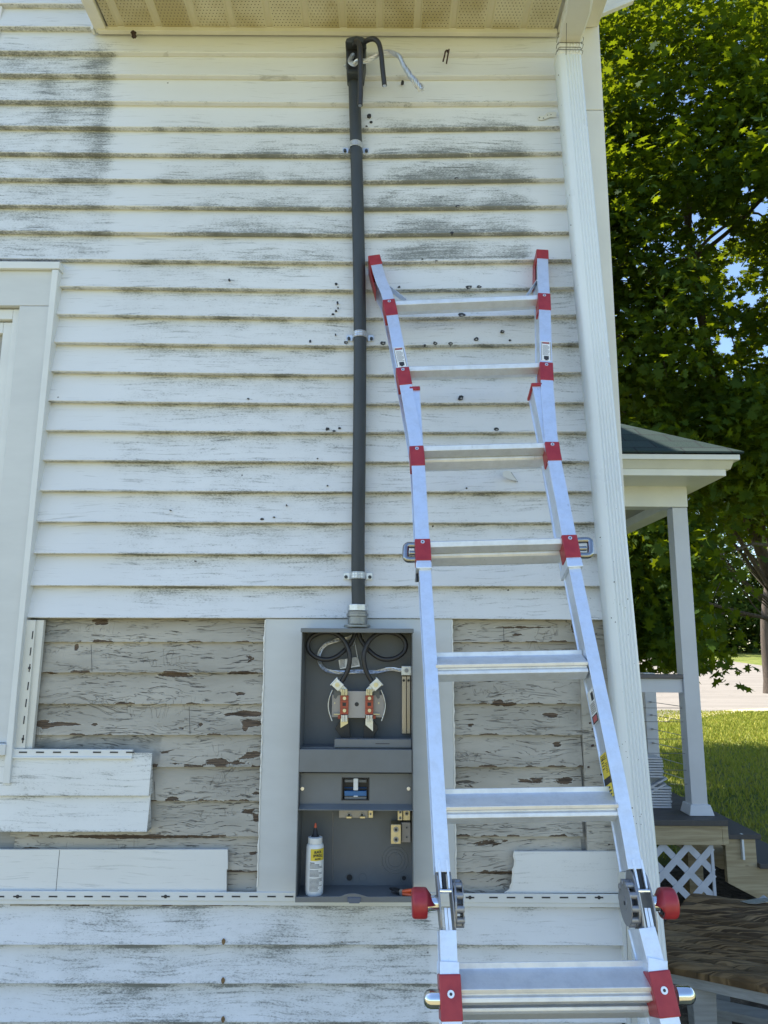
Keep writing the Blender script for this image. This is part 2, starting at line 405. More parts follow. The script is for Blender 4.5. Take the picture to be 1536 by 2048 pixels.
def copy_tree(o, parent=None):
    c = o.copy(); COL.objects.link(c); c.parent = parent
    for ch in list(o.children): copy_tree(ch, c)
    return c
def smoothpath(pts, k=6):
    pts = [Vector(p) for p in pts]; out = []
    for i in range(len(pts) - 1):
        p0 = pts[max(i - 1, 0)]; p1 = pts[i]; p2 = pts[i + 1]; p3 = pts[min(i + 2, len(pts) - 1)]
        for j in range(k):
            t = j / k
            out.append(.5 * ((2 * p1) + (p2 - p0) * t + (2 * p0 - 5 * p1 + 4 * p2 - p3) * t * t + (3 * p1 - p0 - 3 * p2 + p3) * t ** 3))
    out.append(pts[-1]); return out
def strands(mb, path, rad, n=8, twist=55, r=None, fray=0.0):
    r = r or rad * .42; m = len(path); L = [0]
    for i in range(1, m): L.append(L[-1] + (path[i] - path[i - 1]).length)
    up = None; fr = []
    for i in range(m):
        t = (path[min(i + 1, m - 1)] - path[max(i - 1, 0)]).normalized()
        if up is None: up = t.orthogonal().normalized()
        up = (up - t * up.dot(t)).normalized(); fr.append((up.copy(), t.cross(up)))
    for k in range(n):
        p = []
        for i in range(m):
            a = 2 * math.pi * k / n + L[i] * twist; q = rad
            if fray: q = rad * (1 + fray * max(0, (L[i] / L[-1] - .7)) * (1 + .8 * math.sin(k * 2.3)))
            p.append(path[i] + (fr[i][0] * math.cos(a) + fr[i][1] * math.sin(a)) * q)
        mb.tube(p, r, 5)

# ================================================================== HOUSE
HX1 = W(1240, 820, -.04).x       # outer corner of the wall
HXL = -6.5
house = thing('house', 'white sided house wall with mildewed siding, peeling old clapboards and a window at left', 'house', (HX1 / 2, 0, 0))

ROW = [-38, 11, 57, 106, 152, 206, 257, 310, 362, 416, 468.5, 524, 580, 636, 692, 750, 808, 865, 924, 984, 1046, 1109, 1173, 1237]
def rowy(ym, x):
    Lo = interp(ym, [0, 107, 207, 310, 524, 580, 750, 808, 865, 984, 1237, 1800], [-4, -4, -5, -5, -7, -9, -9, -7, -5, -3, -1, 0])
    Ro = interp(ym, [0, 107, 207, 310, 362, 524, 636, 750, 808, 865, 1173, 1237, 1900], [-1, -1, -3, -7, -5, -5, -6, -5, -3, -1, 0, 3, 1])
    if x < 710: return ym + Lo * (max(0.0, (710 - x)) / 710) ** 1.2
    return ym + Ro * ((x - 710) / 440) ** 1.3 if x < 1300 else ym + Ro
def trimx(y): return interp(y, [500, 545, 1240, 1560], [121, 119, 48, 14])   # outer edge of window strip in picture

def grime(px, py, f):
    """how mildewed the siding is; f: 0 lower edge of course, 1 top"""
    f = max(0.0, min(1.0, f)); d = .10
    kk = round(py / 57.0) * 5.3
    n = min(1, max(0, mnoise.noise(Vector((px * .010, kk, 3.1))) * .8 + .45))
    n2 = mnoise.noise(Vector((px * .05, py * .05, 9.1))) * .5 + .5
    low = (1 - f) ** 1.5; high = f ** 1.5
    if py < 520:
        if px < 240:
            e = 1 - sm(205, 235, px)
            d += e * sm(70, 110, py) * (.22 + .4 * n * (.4 + .6 * f))
            col = math.exp(-((px - 195) / 26) ** 2) * sm(90, 120, py) * (1 - sm(300, 430, py)); d += .30 * col * (.4 + n2)
            d += .2 * math.exp(-((px - 90) / 30) ** 2) * sm(140, 160, py) * (1 - sm(190, 330, py))
        else:
            e = sm(300, 420, px + n * 80) * (1 - sm(1050, 1100, px + 20 * n))
            if px > 730: e *= sm(735, 790, px) + sm(300, 340, py) * .6
            a = sm(205, 300, py); d += e * a * (.10 + .75 * low * (.15 + .9 * n))
            if px > 750 and 190 < py < 320: d += .45 * (1 - sm(950, 1080, px)) * low * (.4 + n)
            if py < 200: d *= .25
    elif py < 1250:
        e = sm(200, 300, px + 60 * n) * (1 - .5 * sm(660, 705, px))
        if px > 735: e = .45 + .6 * math.exp(-((px - 1160) / 40) ** 2)
        d += e * (.12 + .55 * high * (.2 + n * .9)) * (1 - .25 * sm(1050, 1200, py))
        if 735 < px < 1150: d += .25 * n2 * high
    else:
        d += .18 + .40 * n * (.5 + .5 * high); d -= .3 * (1 - sm(40, 160, px)) * n2
        if px > 860: d = .12 + .3 * n * math.exp(-((px - 1000) / 160) ** 2)
        if px > 1150: d = .08
    return max(0.0, min(.82, d))

def siding(mb, x0f, x1, yb, yt, Yb=-.036, Yt=-.008, dirt=None, step=11, gr=grime, lip=True):
    """one course of lap siding between picture rows yb (lower edge) and yt"""
    x0 = x0f
    nx = max(2, int((x1 - x0) / step)); rows = [(-.006, 0), (Yb + .003, 0), (Yb, .0022), (None, .12), (None, .35), (None, .6), (None, .80), (None, .90), (None, .95), (None, 1.12)]
    vs = []; ds = []
    for i in range(nx + 1):
        x = lerp(x0, x1, i / nx)
        a = W(x, rowy(yb, x), Yb); b = W(x, rowy(yt, x), Yt); H = b.z - a.z
        wob = mnoise.noise(Vector((x * .02, yb * .7, 0))) * .0011
        for (Y, f) in rows:
            if Y is not None: z = a.z + (f if f else (0.0015 if Y > -.01 else 0)); yy = Y + wob; ff = 0
            else: z = a.z + H * f; yy = lerp(Yb, Yt, f) + wob * (1 - f); ff = f
            vs.append((a.x, yy, z)); py = lerp(yb, yt, ff)
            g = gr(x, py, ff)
            if f == 0: g = min(1, (.5 if yb > 210 or x < 230 else .1) + g * .6)  # lap underside: mildew and the lap's shadow line in one value
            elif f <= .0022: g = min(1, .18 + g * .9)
            if ff > .92: g = min(1, max(0, g * (1.5 if g > .14 else .4) + (.42 * mnoise.noise(Vector((x * .012, yb, 4))) if yb > 210 or x < 230 else 0)))  # just below the next lap: mildew plus painted lap shade
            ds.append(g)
    m = len(rows); fs = []
    for i in range(nx):
        for j in range(m - 1): fs.append((i * m + j, (i + 1) * m + j, (i + 1) * m + j + 1, i * m + j + 1))
    fs += [tuple(range(m)), tuple(nx * m + j for j in range(m - 1, -1, -1))]
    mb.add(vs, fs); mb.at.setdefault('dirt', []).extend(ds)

mb = MB()
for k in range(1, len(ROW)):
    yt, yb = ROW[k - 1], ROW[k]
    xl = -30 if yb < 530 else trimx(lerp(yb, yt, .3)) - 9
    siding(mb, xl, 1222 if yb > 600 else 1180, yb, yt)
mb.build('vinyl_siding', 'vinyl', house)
# left of the frame and above it the same siding, plain courses
mb = MB()
zt = W(700, ROW[0], -.034).z
xx0 = W(-30, 300, -.03).x; sxL_ = W(192, 62, -.03).x - .06
z = W(0, 1237, -.03).z
while z < 7.1:
    for (a, b, c) in ((HXL, xx0, 0),) if z < zt else ((HXL, sxL_ if z > 4.4 else HX1 - .02, 0),):
        if z < 3.3 and z > 1.0: a2, b2 = a, W(-30, 1000, -.03).x - .75
        else: a2, b2 = a, b
        mb.box((a2, -.028, z), (b2, -.012, z + .098))
    z += .1025
mb.at['dirt'] = [.1] * len(mb.v); mb.build('vinyl_siding', 'vinyl', house)
# lower siding
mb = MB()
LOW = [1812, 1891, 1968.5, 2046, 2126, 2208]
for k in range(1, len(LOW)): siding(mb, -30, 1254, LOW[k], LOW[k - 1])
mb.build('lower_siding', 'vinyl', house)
mb = MB(); zl = W(700, 2208, -.03).z - .1
while zl > .35:
    mb.box((HXL, -.028, zl), (HX1 - .05, -.012, zl + .1)); zl -= .1025
mb.at['dirt'] = [.1] * len(mb.v); mb.build('lower_siding', 'vinyl', house)
mb = MB(); mb.box((HXL, -.02, -.1), (HX1 - .01, .15, .36)); mb.build('foundation', mat('foundation_concrete', (.30, .29, .27), .9, 0, .2, 8, .5), house)

# ---- old clapboards
PEEL = [(196,1242,20,6),(146,1295,6,8),(97,1347,14,3),(346,1349,40,5),(485,1347,45,3),(479,1388,12,5),(117,1448,48,4),(86,1448,20,8),(186,1448,8,3),
 (492,1428,35,6),(454,1428,10,3),(501,1446,25,8),(489,1457,6,7),(399,1447,6,4),(354,1467,30,2.5),(361,1454,10,3),(434,1523,28,7),(503,1510,25,7),(474,1524,35,4),
 (354,1530,60,3),(346,1596,10,4),(430,1599,60,3),(512,1586,10,4),(492,1623,22,5),(512,1637,8,7),(255,1674,170,4),(55,1696,20,3),(505,1707,12,4),(488,1741,35,3),
 (1034,1269,12,3),(1048,1256,60,2),(1054,1309,10,5),(1008,1410,28,4.5),(996,1403,10,3),(1105,1430,18,6),(942,1452,8,4),(1117,1489,10,6),(1057,1561,35,4.5),
 (1132,1562,22,6),(1139,1577,22,2.5),(1099,1583,22,2.5),(917,1709,10,3),(910,1597,4,5),(1150,1256,6,10),(960,1676,40,2.5),(1010,1745,60,2.5)]
OLD = [1218, 1284, 1345, 1408, 1470, 1534, 1602, 1673, 1744.5, 1812]
def peel_at(x, y):
    v = 0
    for (a, b, rx, ry) in PEEL:
        e = ((x - a) / (rx * 1.1)) ** 2 + ((y - b) / (ry * 1.15)) ** 2
        if e < 4: v = max(v, .85 * math.exp(-e * .75))
    return v
mb = MB(); mb.at = {'dirt': [], 'peel': []}
for k in range(1, len(OLD)):
    yb, yt = OLD[k], OLD[k - 1]
    for (xa, xb) in ((20, 540), (895, 1166)):
        nx = int((xb - xa) / 4); fr = [(0, .008), (0, 0.0), (.0, -.0)]
        vs = []; m = 12
        for i in range(nx + 1):
            x = lerp(xa, xb, i / nx); jag = mnoise.noise(Vector((x * .09, yb, 1))) * .0016 + mnoise.noise(Vector((x * .3, yb, 7))) * .0007
            a = W(x, yb, -.010); b = W(x, yt, .004)
            for j in range(m):
                if j == 0: p = (a.x, .006, a.z + jag)
                else:
                    f = (j - 1) / (m - 2) * 1.1; p = (a.x, lerp(-.010, .004, f), lerp(a.z + jag, b.z, f))
                vs.append(p); py = lerp(yb, yt, max(0, (j - 1) / (m - 2) * 1.1))
                mb.at['peel'].append(max(peel_at(x, py), .70 * math.exp(-(max(0, j - 1) / (m - 2) / .09) ** 2) * sm(.0, .35, mnoise.noise(Vector((x * .022, yb, 2))) + .16)))
                dd = .35 * math.exp(-((x - 1155) / 22) ** 2) + .3 * math.exp(-((x - 80) / 25) ** 2)
                if yb == 1284 and x < 300: dd += .6 * (1 - sm(140, 200, x)) * (1 - abs(lerp(yb, yt, .3) - py) / 40)
                if yb == 1534 and x < 320: dd += .6
                mb.at['dirt'].append(min(1, max(0, dd)))
        fs = [(i * m + j, (i + 1) * m + j, (i + 1) * m + j + 1, i * m + j + 1) for i in range(nx) for j in range(m - 1)]
        mb.add(vs, fs)
mb.build('old_clapboard', 'old', house, split=True)
# butt joints in the old boards
mb = MB()
for (x, ya, yb) in ((184, 1345, 1286), (380, 1470, 1410), (1008, 1284, 1252), (310, 1600, 1560), (390, 1600, 1585)):
    a = W(x, ya - 2, -.0115); b = W(x - (ya - yb) * .03, yb + 3, -.004); mb.tube([a, b], .0007, 4)
mb.build('board_joint', 'ink', house, split=True)
# sheathing core
mb = MB(); wz0 = W(0, 1240, 0).z
mb.box((HXL, .010, .3), (HX1 - .012, .12, 4.4)); mb.build('wall_sheathing', 'greywood', house)
# old wooden corner board visible right of the clapboards
mb = MB(); a = W(1163, 1400, -.016); b = W(1172, 1700, -.016); xr = HX1 - .004
mb.box((a.x, -.014, W(0, 1806, 0).z), (xr, .009, W(0, 1225, 0).z)); o = mb.build('corner_board', 'old', house, .002)
o['label'] = 'dirty old painted wooden corner board with nail holes'
mb = MB()
for (x, y, r) in ((1180, 1446, 3), (1185, 1458, 2.5), (1185, 1491, 4), (1177, 1534, 3), (1203, 1549, 3), (1192, 1268, 2), (1218, 1689, 2), (1190, 1475, 1.5)):
    p = W(x, y, -.0145); mb.obox(p, ((1, .0, .3), (0, 1, 0), (-.3, 0, 1)), (r * .0022, .001, r * .0016))
mb.build('nail_hole', 'nest', house, split=True)

# ---- corner post of vinyl, outside corner
mb = MB(); cx0 = W(1165, 220, -.04).x; zc = W(1190, 220, -.04).z; ztop = 4.35
low0 = W(1256, 1892, -.04).x
for (a, b) in ((W(0, 1812, -.04).z + .0, zc - .001), (zc + .001, ztop)):
    mb.box((cx0, -.040, a), (HX1, .06, b))
mb.build('corner_post', 'corner', house, .003, split=True)
mb = MB(); mb.box((low0, -.0385, .35), (HX1 - .0005, .06, W(0, 1813, -.04).z)); mb.build('corner_post', 'corner', house, .002)
mb = MB(); mb.box((low0 - .012, -.036, .35), (low0 - .001, -.012, W(0, 1815, -.04).z)); mb.build('corner_channel', 'trim', house, .001)
mb = MB(); mb.box((HX1 - .10, .061, .3), (HX1 - .004, 7.9, 4.3)); mb.at['dirt'] = [.1] * len(mb.v); mb.build('side_wall', 'vinyl', house)
mb = MB(); mb.box((HXL, 7.8, .3), (HX1 - .11, 7.9, 4.3)); mb.box((HXL, .13, .3), (HXL + .1, 7.79, 4.3)); mb.at['dirt'] = [.1] * len(mb.v); mb.build('back_wall', 'vinyl', house)

# ---- soffit and eave return
sz = W(600, 60, -.03).z
sxL = W(192, 62, -.03).x; sxR = W(1158, 52, -.03).x
mb = MB(); vent = []
px_r = [215, 247, 322, 396, 470, 543, 616, 689, 762, 836, 906, 976, 1046, 1112]
def sx(p): return W(p, 60, -.03).x
prof = []
xs = [sx(215)]
for p in px_r[1:]: xs.append(sx(p))
Yf, Yb_ = -.42, -.028
pts = []                                  # (x, z offset, vent)
for i in range(len(xs) - 1):
    a, b = xs[i], xs[i + 1]
    pts += [(a + .006, .0, 0), (a + .010, -.006, 0), (a + .0135, -.006, 1), (b - .020, -.006, 1), (b - .0165, -.006, 0), (b - .010, -.001, 0)]
vs = []
for (x, dz, v) in pts:
    vs += [(x, Yf, sz + dz), (x, Yb_, sz + dz)]; vent += [v, v]
mb.add(vs, [(2 * i, 2 * i + 1, 2 * i + 3, 2 * i + 2) for i in range(len(pts) - 1)])
mb.at['vent'] = vent; mb.build('soffit_panel', 'soffit', house)
mb = MB(); mb.box((sxL, Yf - .02, sz - .016), (sx(215), Yb_, sz + .012)); mb.box((sxL, Yf - .02, sz + .013), (HX1 - .004, -.012, sz + .26))
mb.box((sxL, Yf - .04, sz - .02), (HX1 - .002, Yf - .0205, sz + .28)); mb.build('eave_box', 'fascia', house, .002)
mb = MB(); a = W(205, 70, -.03)
mb.box((sxL + .01, -.046, sz - .021), (sx(1112), -.0275, sz - .002)); mb.build('frieze_channel', 'fascia', house, .001)
mb = MB(); mb.box((sxL - .012, -.05, sz - .021), (sxL - .002, -.026, sz + .06)); mb.build('channel_end', 'trim', house, .001)
# boxed end of the return beside the corner post
mb = MB(); mb.box((W(1158, 50, -.05).x, -.30, sz + .005), (W(1189, 50, -.05).x, -.045, sz + .012))
mb.box((sx(1112) + .004, Yf, sz - .004), (W(1157, 50, -.05).x, -.03, sz + .0115)); mb.build('eave_end_board', 'fascia', house, .001, split=True)
# side eave of the house going off to the right
mb = MB(); mb.poly([W(1188, 29, .062), W(1266, -4, .062), W(1290, -90, .062), W(1188, -90, .062)], (0, .03, 0)); mb.build('side_eave', 'fascia', house, .002)
mb = MB(); mb.poly([W(1190, 33, .058), W(1269, 0, .058), W(1269, -9, .058), W(1190, 24, .058)], (0, .02, 0)); mb.build('eave_trim', 'porchwhite', house, .001)
# low roof above, hidden over the top of the picture
BX = sxL - .06
mb = MB(); mb.box((HXL, -.011, 4.4), (BX, .12, 7.2)); mb.box((BX - .1, .121, 4.4), (BX, 7.9, 7.2)); mb.at['dirt'] = [.1] * len(mb.v); mb.build('upper_wall', 'vinyl', house, split=True)
mb = MB(); gx = (HXL + BX) / 2
mb.poly([(HXL, -.011, 7.201), (BX, -.011, 7.201), (gx, -.011, 9.1)], (0, .12, 0)); mb.at['dirt'] = [.1] * len(mb.v); mb.build('gable_wall', 'vinyl', house)
mb = MB()
for s_, xe in ((-1, HXL - .3), (1, BX + .3)):
    mb.poly([(gx, -.3, 9.2), (xe, -.3, 7.05), (xe, -.3, 7.18), (gx, -.3, 9.33)], (0, 8.5, 0))
mb.build('roof', 'shingle', house, split=True)
mb = MB(); mb.poly([(BX + .01, -.40, 4.31), (HX1 + .02, -.40, 4.31), (HX1 + .02, 8.2, 4.31), (BX + .01, 8.2, 5.2), (BX + .01, 0, 5.2)], (0, 0, .08)); mb.build('low_roof', 'shingle', house)

# ---- window at left
win = bpy.data.objects.new('window', None); COL.objects.link(win); win.parent = house; win.location = (W(20, 1000, 0).x - HX1 / 2, 0, 1.9)
def X_(px, py, Y): return W(px, py, Y).x
zt_ = W(60, 521, -.06).z; zb_ = W(20, 1500, -.05).z; zj = W(20, 1567, -.05).z
jx1 = W(119, 545, -.055).x; jx1b = W(48, 1240, -.055).x; jx0 = W(108, 545, -.055).x
jx1 = (jx1 + jx1b) / 2; jx0 = jx1 - .021
WX0 = jx0 - 1.05
mb = MB(); mb.poly([(jx0, -.055, zt_ - .03), (jx1, -.055, zt_ - .03), (W(34, 1380, -.055).x, -.055, W(0, 1380, -.055).z), (jx1 - .004, -.055, zj), (jx0 - .004, -.055, zj)], (0, .045, 0)); mb.build('side_channel', 'trim', win, .0015)
mb = MB(); mb.box((WX0 - .02, -.058, zt_ - .028), (jx1 + .004, -.010, zt_ - .002)); mb.build('head_channel', 'trim', win, .0015)
z_h = W(60, 612, -.04).z
mb = MB(); mb.box((WX0, -.042, z_h + .0008), (jx0 - .001, -.008, zt_ - .029)); mb.build('head_casing', 'trimboard', win, .001)
cx = W(38, 620, -.042).x
mb = MB(); mb.box((cx, -.042, zb_ + .02), (jx0 - .0012, -.008, z_h - .0008)); mb.build('side_casing', 'trimboard', win, .002)
mb = MB(); mb.box((WX0 - .02, -.060, zb_ - .015), (jx0 - .002, -.008, zb_ + .0185)); mb.build('sill', 'trimboard', win, .002)
mb = MB(); fx = W(28, 700, -.02).x
mb.box((cx - .030, -.022, zb_ + .02), (cx - .003, .04, z_h - .003)); mb.box((WX0 + .05, -.022, z_h - .040), (cx - .0305, .04, z_h - .0035)); mb.build('window_frame', 'trim', win, .002)
mb = MB(); sxx = cx - .034
mb.box((sxx - .032, -.008, zb_ + .02), (sxx, .03, z_h - .045)); mb.box((WX0 + .08, -.008, z_h - .085), (sxx - .0325, .03, z_h - .0455)); mb.build('sash', 'trim', win, .002)
mb = MB(); mb.box((WX0 + .06, .012, zb_ + .02), (sxx - .033, .018, z_h - .086)); mb.build('pane', 'glass', win)

# ---- strips, flanges and siding remnants
def slots(mb, xs, y, Y, w_=8, h=2.3, key=()):
    for i, x in enumerate(xs):
        a = W(x - w_, y, Y); b = W(x + w_, y, Y); hh = h * .0016
        mb.box((a.x, Y - .0006, a.z - hh / 2), (b.x, Y + .0002, a.z + hh / 2))
        if i in key:
            c = W(x, y, Y); mb.tube([(c.x, Y - .0009, c.z), (c.x, Y + .0001, c.z)], .0052, 8)
FL = W(0, 1785, -.036).z; FL2 = W(0, 1812, -.036).z
mb = MB(); xL = W(-60, 1800, -.03).x; xR = W(1247, 1800, -.03).x
za, zb2 = W(700, 1786, -.036).z, W(700, 1802, -.036).z
mb.box((xL, -.0345, zb2 - .003), (xR, -.029, za)); mb.box((xL, -.031, W(700, 1812, -.03).z), (xR, -.020, zb2 - .0035))
o = mb.build('nail_flange', 'trim', house, .0012)
mb = MB(); slots(mb, [0, 35, 71, 106, 142, 177, 212, 248, 284, 331, 367, 402, 438, 472, 507, 543, 578], 1793, -.0352, 8.5, 2.4, (1, 9))
slots(mb, [869, 940, 987, 1022, 1057, 1092, 1128, 1163, 1198], 1795, -.0352, 8.5, 2.4, (1, 8))
mb.build('flange_slot', 'ink', house, split=True)
def gz(x, py, f): return .12 + .22 * (mnoise.noise(Vector((x * .015, py * .02, 5))) + .5)
# two course remnant under the window
mb = MB(); siding(mb, -30, 297, 1593, 1515, -.050, -.040, gr=gz); siding(mb, -30, 293, 1665, 1593, -.052, -.036, gr=gz)
mb.build('siding_remnant', 'vinyl_new', house)
mb = MB(); a = W(26, 1498, -.045); b = W(264, 1518, -.045)
mb.box((a.x, -.045, b.z), (b.x, -.034, a.z)); mb.box((a.x, -.049, b.z), (b.x, -.0452, b.z + .006)); mb.build('nail_flange', 'trim', house, .001)
mb = MB(); slots(mb, [46, 80, 114, 148, 194, 228, 260], 1504.5, -.0456, 8, 2.6); mb.build('flange_slot', 'ink', house, split=True)
# lower left remnant
mb = MB(); P = [W(-40, 1699, -.022), W(455, 1699, -.022), W(455.5, 1738, -.022), W(453, 1739, -.022), W(453, 1786, -.022), W(-40, 1786, -.022)]
mb.poly(P, (0, .010, 0)); P = [W(118.8, 1700, -.0225), W(119.6, 1700, -.0225), W(111.8, 1785, -.0225), W(111, 1785, -.0225)]
mb.k = 1; mb.poly(P, (0, .0006, 0)); mb.k = 0
mb.at['dirt'] = [.12] * len(mb.v); mb.build('siding_remnant', ['vinyl_new', 'ink'], house)
# lower right torn remnant
mb = MB(); tear = [(1029, 1703), (1028, 1712), (1031, 1721), (1029, 1732), (1026, 1739), (1027, 1748), (1025, 1757), (1025, 1766), (1022, 1772), (1020, 1779), (1010, 1786)]
P = [W(x, y, -.022) for x, y in tear] + [W(1246, 1786, -.022), W(1238, 1703, -.022)]
mb.poly(P, (0, .010, 0)); mb.at['dirt'] = [.16] * len(mb.v); mb.build('siding_remnant', 'vinyl_new', house)
mb = MB(); tp = [W(x - 1, y, -.0225) for x, y in tear]; mb.tube(tp, [.0012 + .0008 * (i % 3) for i in range(len(tp))], 6); mb.build('torn_edge', 'caulk', house, smooth=.8)
# vertical nailing channel at left
mb = MB(); P = [W(72, 1240, -.028), W(88, 1240, -.028), W(64, 1497, -.028), W(50, 1497, -.028)]
mb.poly(P, (0, .016, 0)); P = [W(46, 1240, -.036), W(71.5, 1240, -.036), W(49.5, 1497, -.036), W(22, 1497, -.036)]
mb.poly(P, (0, .02, 0)); mb.build('side_nail_channel', 'corner', house, .001)
mb = MB()
for i, (x, y) in enumerate(((65, 1270), (61, 1303), (59, 1336), (56, 1372), (52, 1406), (48, 1440), (46, 1478))):
    a = W(x + 1, y - 8, -.0366); b = W(x - 1, y + 8, -.0366); mb.tube([a, b], .0017, 5)
    if i in (2, 6): mb.tube([W(x, y, -.0375), W(x, y, -.036)], .0045, 8)
mb.build('flange_slot', 'ink', house, split=True)

# ---- broken chips, flap, small holes in the siding
CH = [(913,356,5,2.5),(915,412,5,2.5),(904,465,4,2.5),(672,567,3,2.5),(676,574,2,1),(675,604,2,2),(672,621,2.5,2),(666,628,3,2),(676,615,1.5,1),(692,685,5,3.5),(620,682,2.5,2.5),(671,668,1.5,1.5),
 (766,686,6,4),(870,686,5,4),(901,687,7,4),(952,678,5,4),(1005,662,5,2.5),(923,630,8,4),(938,574,7,4),(958,573,5,3),(922,796,6,5),(993,859,6,4),(888,623,2.5,2),(1020,680,3,1.5),(850,690,3,1.5),
 (655,858,4,3.5),(668,862,4,2.5),(679,856,3,2),(635,917,2,1.5),(655,971,2,1.5),(524,1038,4,2.5),(573,1010,1.5,1.5),(496,797,3,1.5),(458,559,2,2),(548,1034,2.5,1.5),(710,797,2,5),(873,521,3,1.5),(845,518,2,1.5),(798,574,3,2.5),
 (738,230,4,3),(742,243,4,2),(733,252,3,2),(805,163,3,3),(866,1052,2,1.5),(1017,1180,2,2),(933,976,2,2),(390,1122,2,1.5),(340,1020,2,1)]
mb = MB()
for (x, y, rx, ry) in CH:
    n = 9; Yc = -.0365; ps = []
    for i in range(n):
        a = 2 * math.pi * i / n; q = .65 + .5 * random.random(); ps.append(W(x + rx * q * math.cos(a), y + ry * q * math.sin(a), Yc))
    mb.poly(ps, (0, .012, 0))
    if rx > 4:
        mb.k = 1; mb.poly([W(x + (p_ - x) * .45 + .8, y + (q_ - y) * .4 + .6, Yc - .0006) for p_, q_ in ((x - rx, y), (x, y - ry), (x + rx, y), (x, y + ry))], (0, .0005, 0)); mb.k = 0
mb.build('siding_chip', ['black', 'greywood'], house, split=True)
mb = MB(); P = [W(1005, 945, -.055), W(1009, 942, -.05), W(1020, 942, -.042), W(1035, 963, -.036), W(1030, 961, -.040), W(1016, 957, -.05), W(1007, 953, -.056)]
mb.poly(P, (0, .002, 0)); mb.build('broken_flap', 'corner', house)
mb = MB(); P = [W(1019, 942, -.0315), W(1023, 945, -.0315), W(1036, 964, -.0315), W(1030, 962, -.0315)]; mb.poly(P, (0, .001, 0)); mb.build('flap_gap', 'black', house)
# bolts leaving rust stains low on the wall
for (x, y) in ((447, 1884), (446, 1962), (446, 2040), (684, 1884)):
    mb = MB(); a = W(x, y, -.037); s_ = .25 if x > 600 else 1
    n = 10; ps = [Vector((a.x + .0055 * s_ * math.cos(t) * (1 + .2 * math.sin(3 * t)), -.0372, a.z + .0075 * s_ * (math.sin(t) + (.35 if math.sin(t) > .8 else 0)))) for t in (2 * math.pi * i / n for i in range(n))]
    mb.poly(ps, (0, .0006, 0)); mb.build('rust_stain', mat('rust_stain', (.20, .13, .06), .9, 0, .4, 200, .3) if 'rust_stain' not in bpy.data.materials else bpy.data.materials['rust_stain'], house)

# ---- downspout
ds = bpy.data.objects.new('downspout', None); COL.objects.link(ds); ds.parent = house; ds.location = (W(1215, 1000, -.1).x - HX1 / 2, -.1, 0)
def dprof(w_, d_, ribs=5):
    p = []; n = ribs * 2
    p.append((-w_ / 2 + .008, -d_ / 2))
    for i in range(ribs * 10 + 1):
        u = lerp(-w_ * .20, w_ / 2 - .008, i / (ribs * 10))
        p.append((u, -d_ / 2 + .0034 * (.5 - .5 * math.cos(i / 10 * 2 * math.pi)) ** 1.5))
    p += [(w_ / 2, -d_ / 2 + .008), (w_ / 2, d_ / 2 - .006), (w_ / 2 - .006, d_ / 2), (-w_ / 2 + .006, d_ / 2), (-w_ / 2, d_ / 2 - .006), (-w_ / 2, -d_ / 2 + .008)]
    return p
DW = .082; DD = .062
top = W(1135, 118, -.115); bot = W(1261, 1500, -.140)
U = Vector((1, 0, 0)); V = Vector((0, 1, 0))
mid = (top + bot) / 2
dv = bot - top; end = bot + dv * ((bot.z - .25) / -dv.z) * 1.0
mb = MB(); mb.sweep(dprof(DW, DD), [(top, U, V), (lerp(top, bot, .5), U, V), (bot, U, V), (end, U, V)])
mb.build('pipe', M['spout'], ds, smooth=1.0)
# crimped elbow and upper slanting piece
e0 = top + Vector((0, 0, -.004)); e1 = W(1138, 88, -.125); e2 = W(1160, 0, -.30); e3 = W(1164, -60, -.46)
for k in range(6):
    t = k / 5; p = lerp(e0, e1, t); mb = None
mb = MB(); st = []
for k in range(13):
    t = k / 12; p = lerp(e0 - Vector((0, 0, .004)), e1, t); s_ = 1.07 if k % 4 in (1, 2) else .955
    st.append((p, U * s_, (V * math.cos(.5 * t) + Vector((0, 0, -1)) * math.sin(.5 * t)) * s_))
mb.sweep(dprof(DW, DD), st); mb.build('elbow', 'trim', ds, smooth=.4)
mb = MB()
for k in range(5):                                   # dark lines paint shade into the crimped rings
    p, uu, vv = st[min(12, 2 * k + 2)]; q = [(-.52, -.44), (-.44, -.52), (.44, -.52), (.52, -.44), (.52, -.2)]
    mb.tube([p + uu * (a * DW) + vv * (b * DD) for a, b in [(-.52, -.2)] + q], .0009, 5)
mb.build('crimp_shade', 'ink', ds, split=True)
mb = MB(); V2 = Vector((0, .72, -.69)).normalized()
ej = W(1146, 48, -.20)
mb.sweep(dprof(DW * .97, DD * .97, 6), [(e1 - Vector((0, -.0, .002)), U, V2), (ej, U, V2)]); mb.build('elbow_arm', 'corner', ds, smooth=.5)
mb = MB(); mb.sweep(dprof(DW * 1.03, DD * 1.03, 6), [(ej, U, V2), (e2, U, V2), (e3, U, V2)]); mb.build('upper_pipe', 'corner', ds, smooth=.5)
mb = MB(); mb.tube([W(1133, 46, -.235), W(1132, 110, -.148)], .0009, 5); mb.build('seam', 'ink', ds)
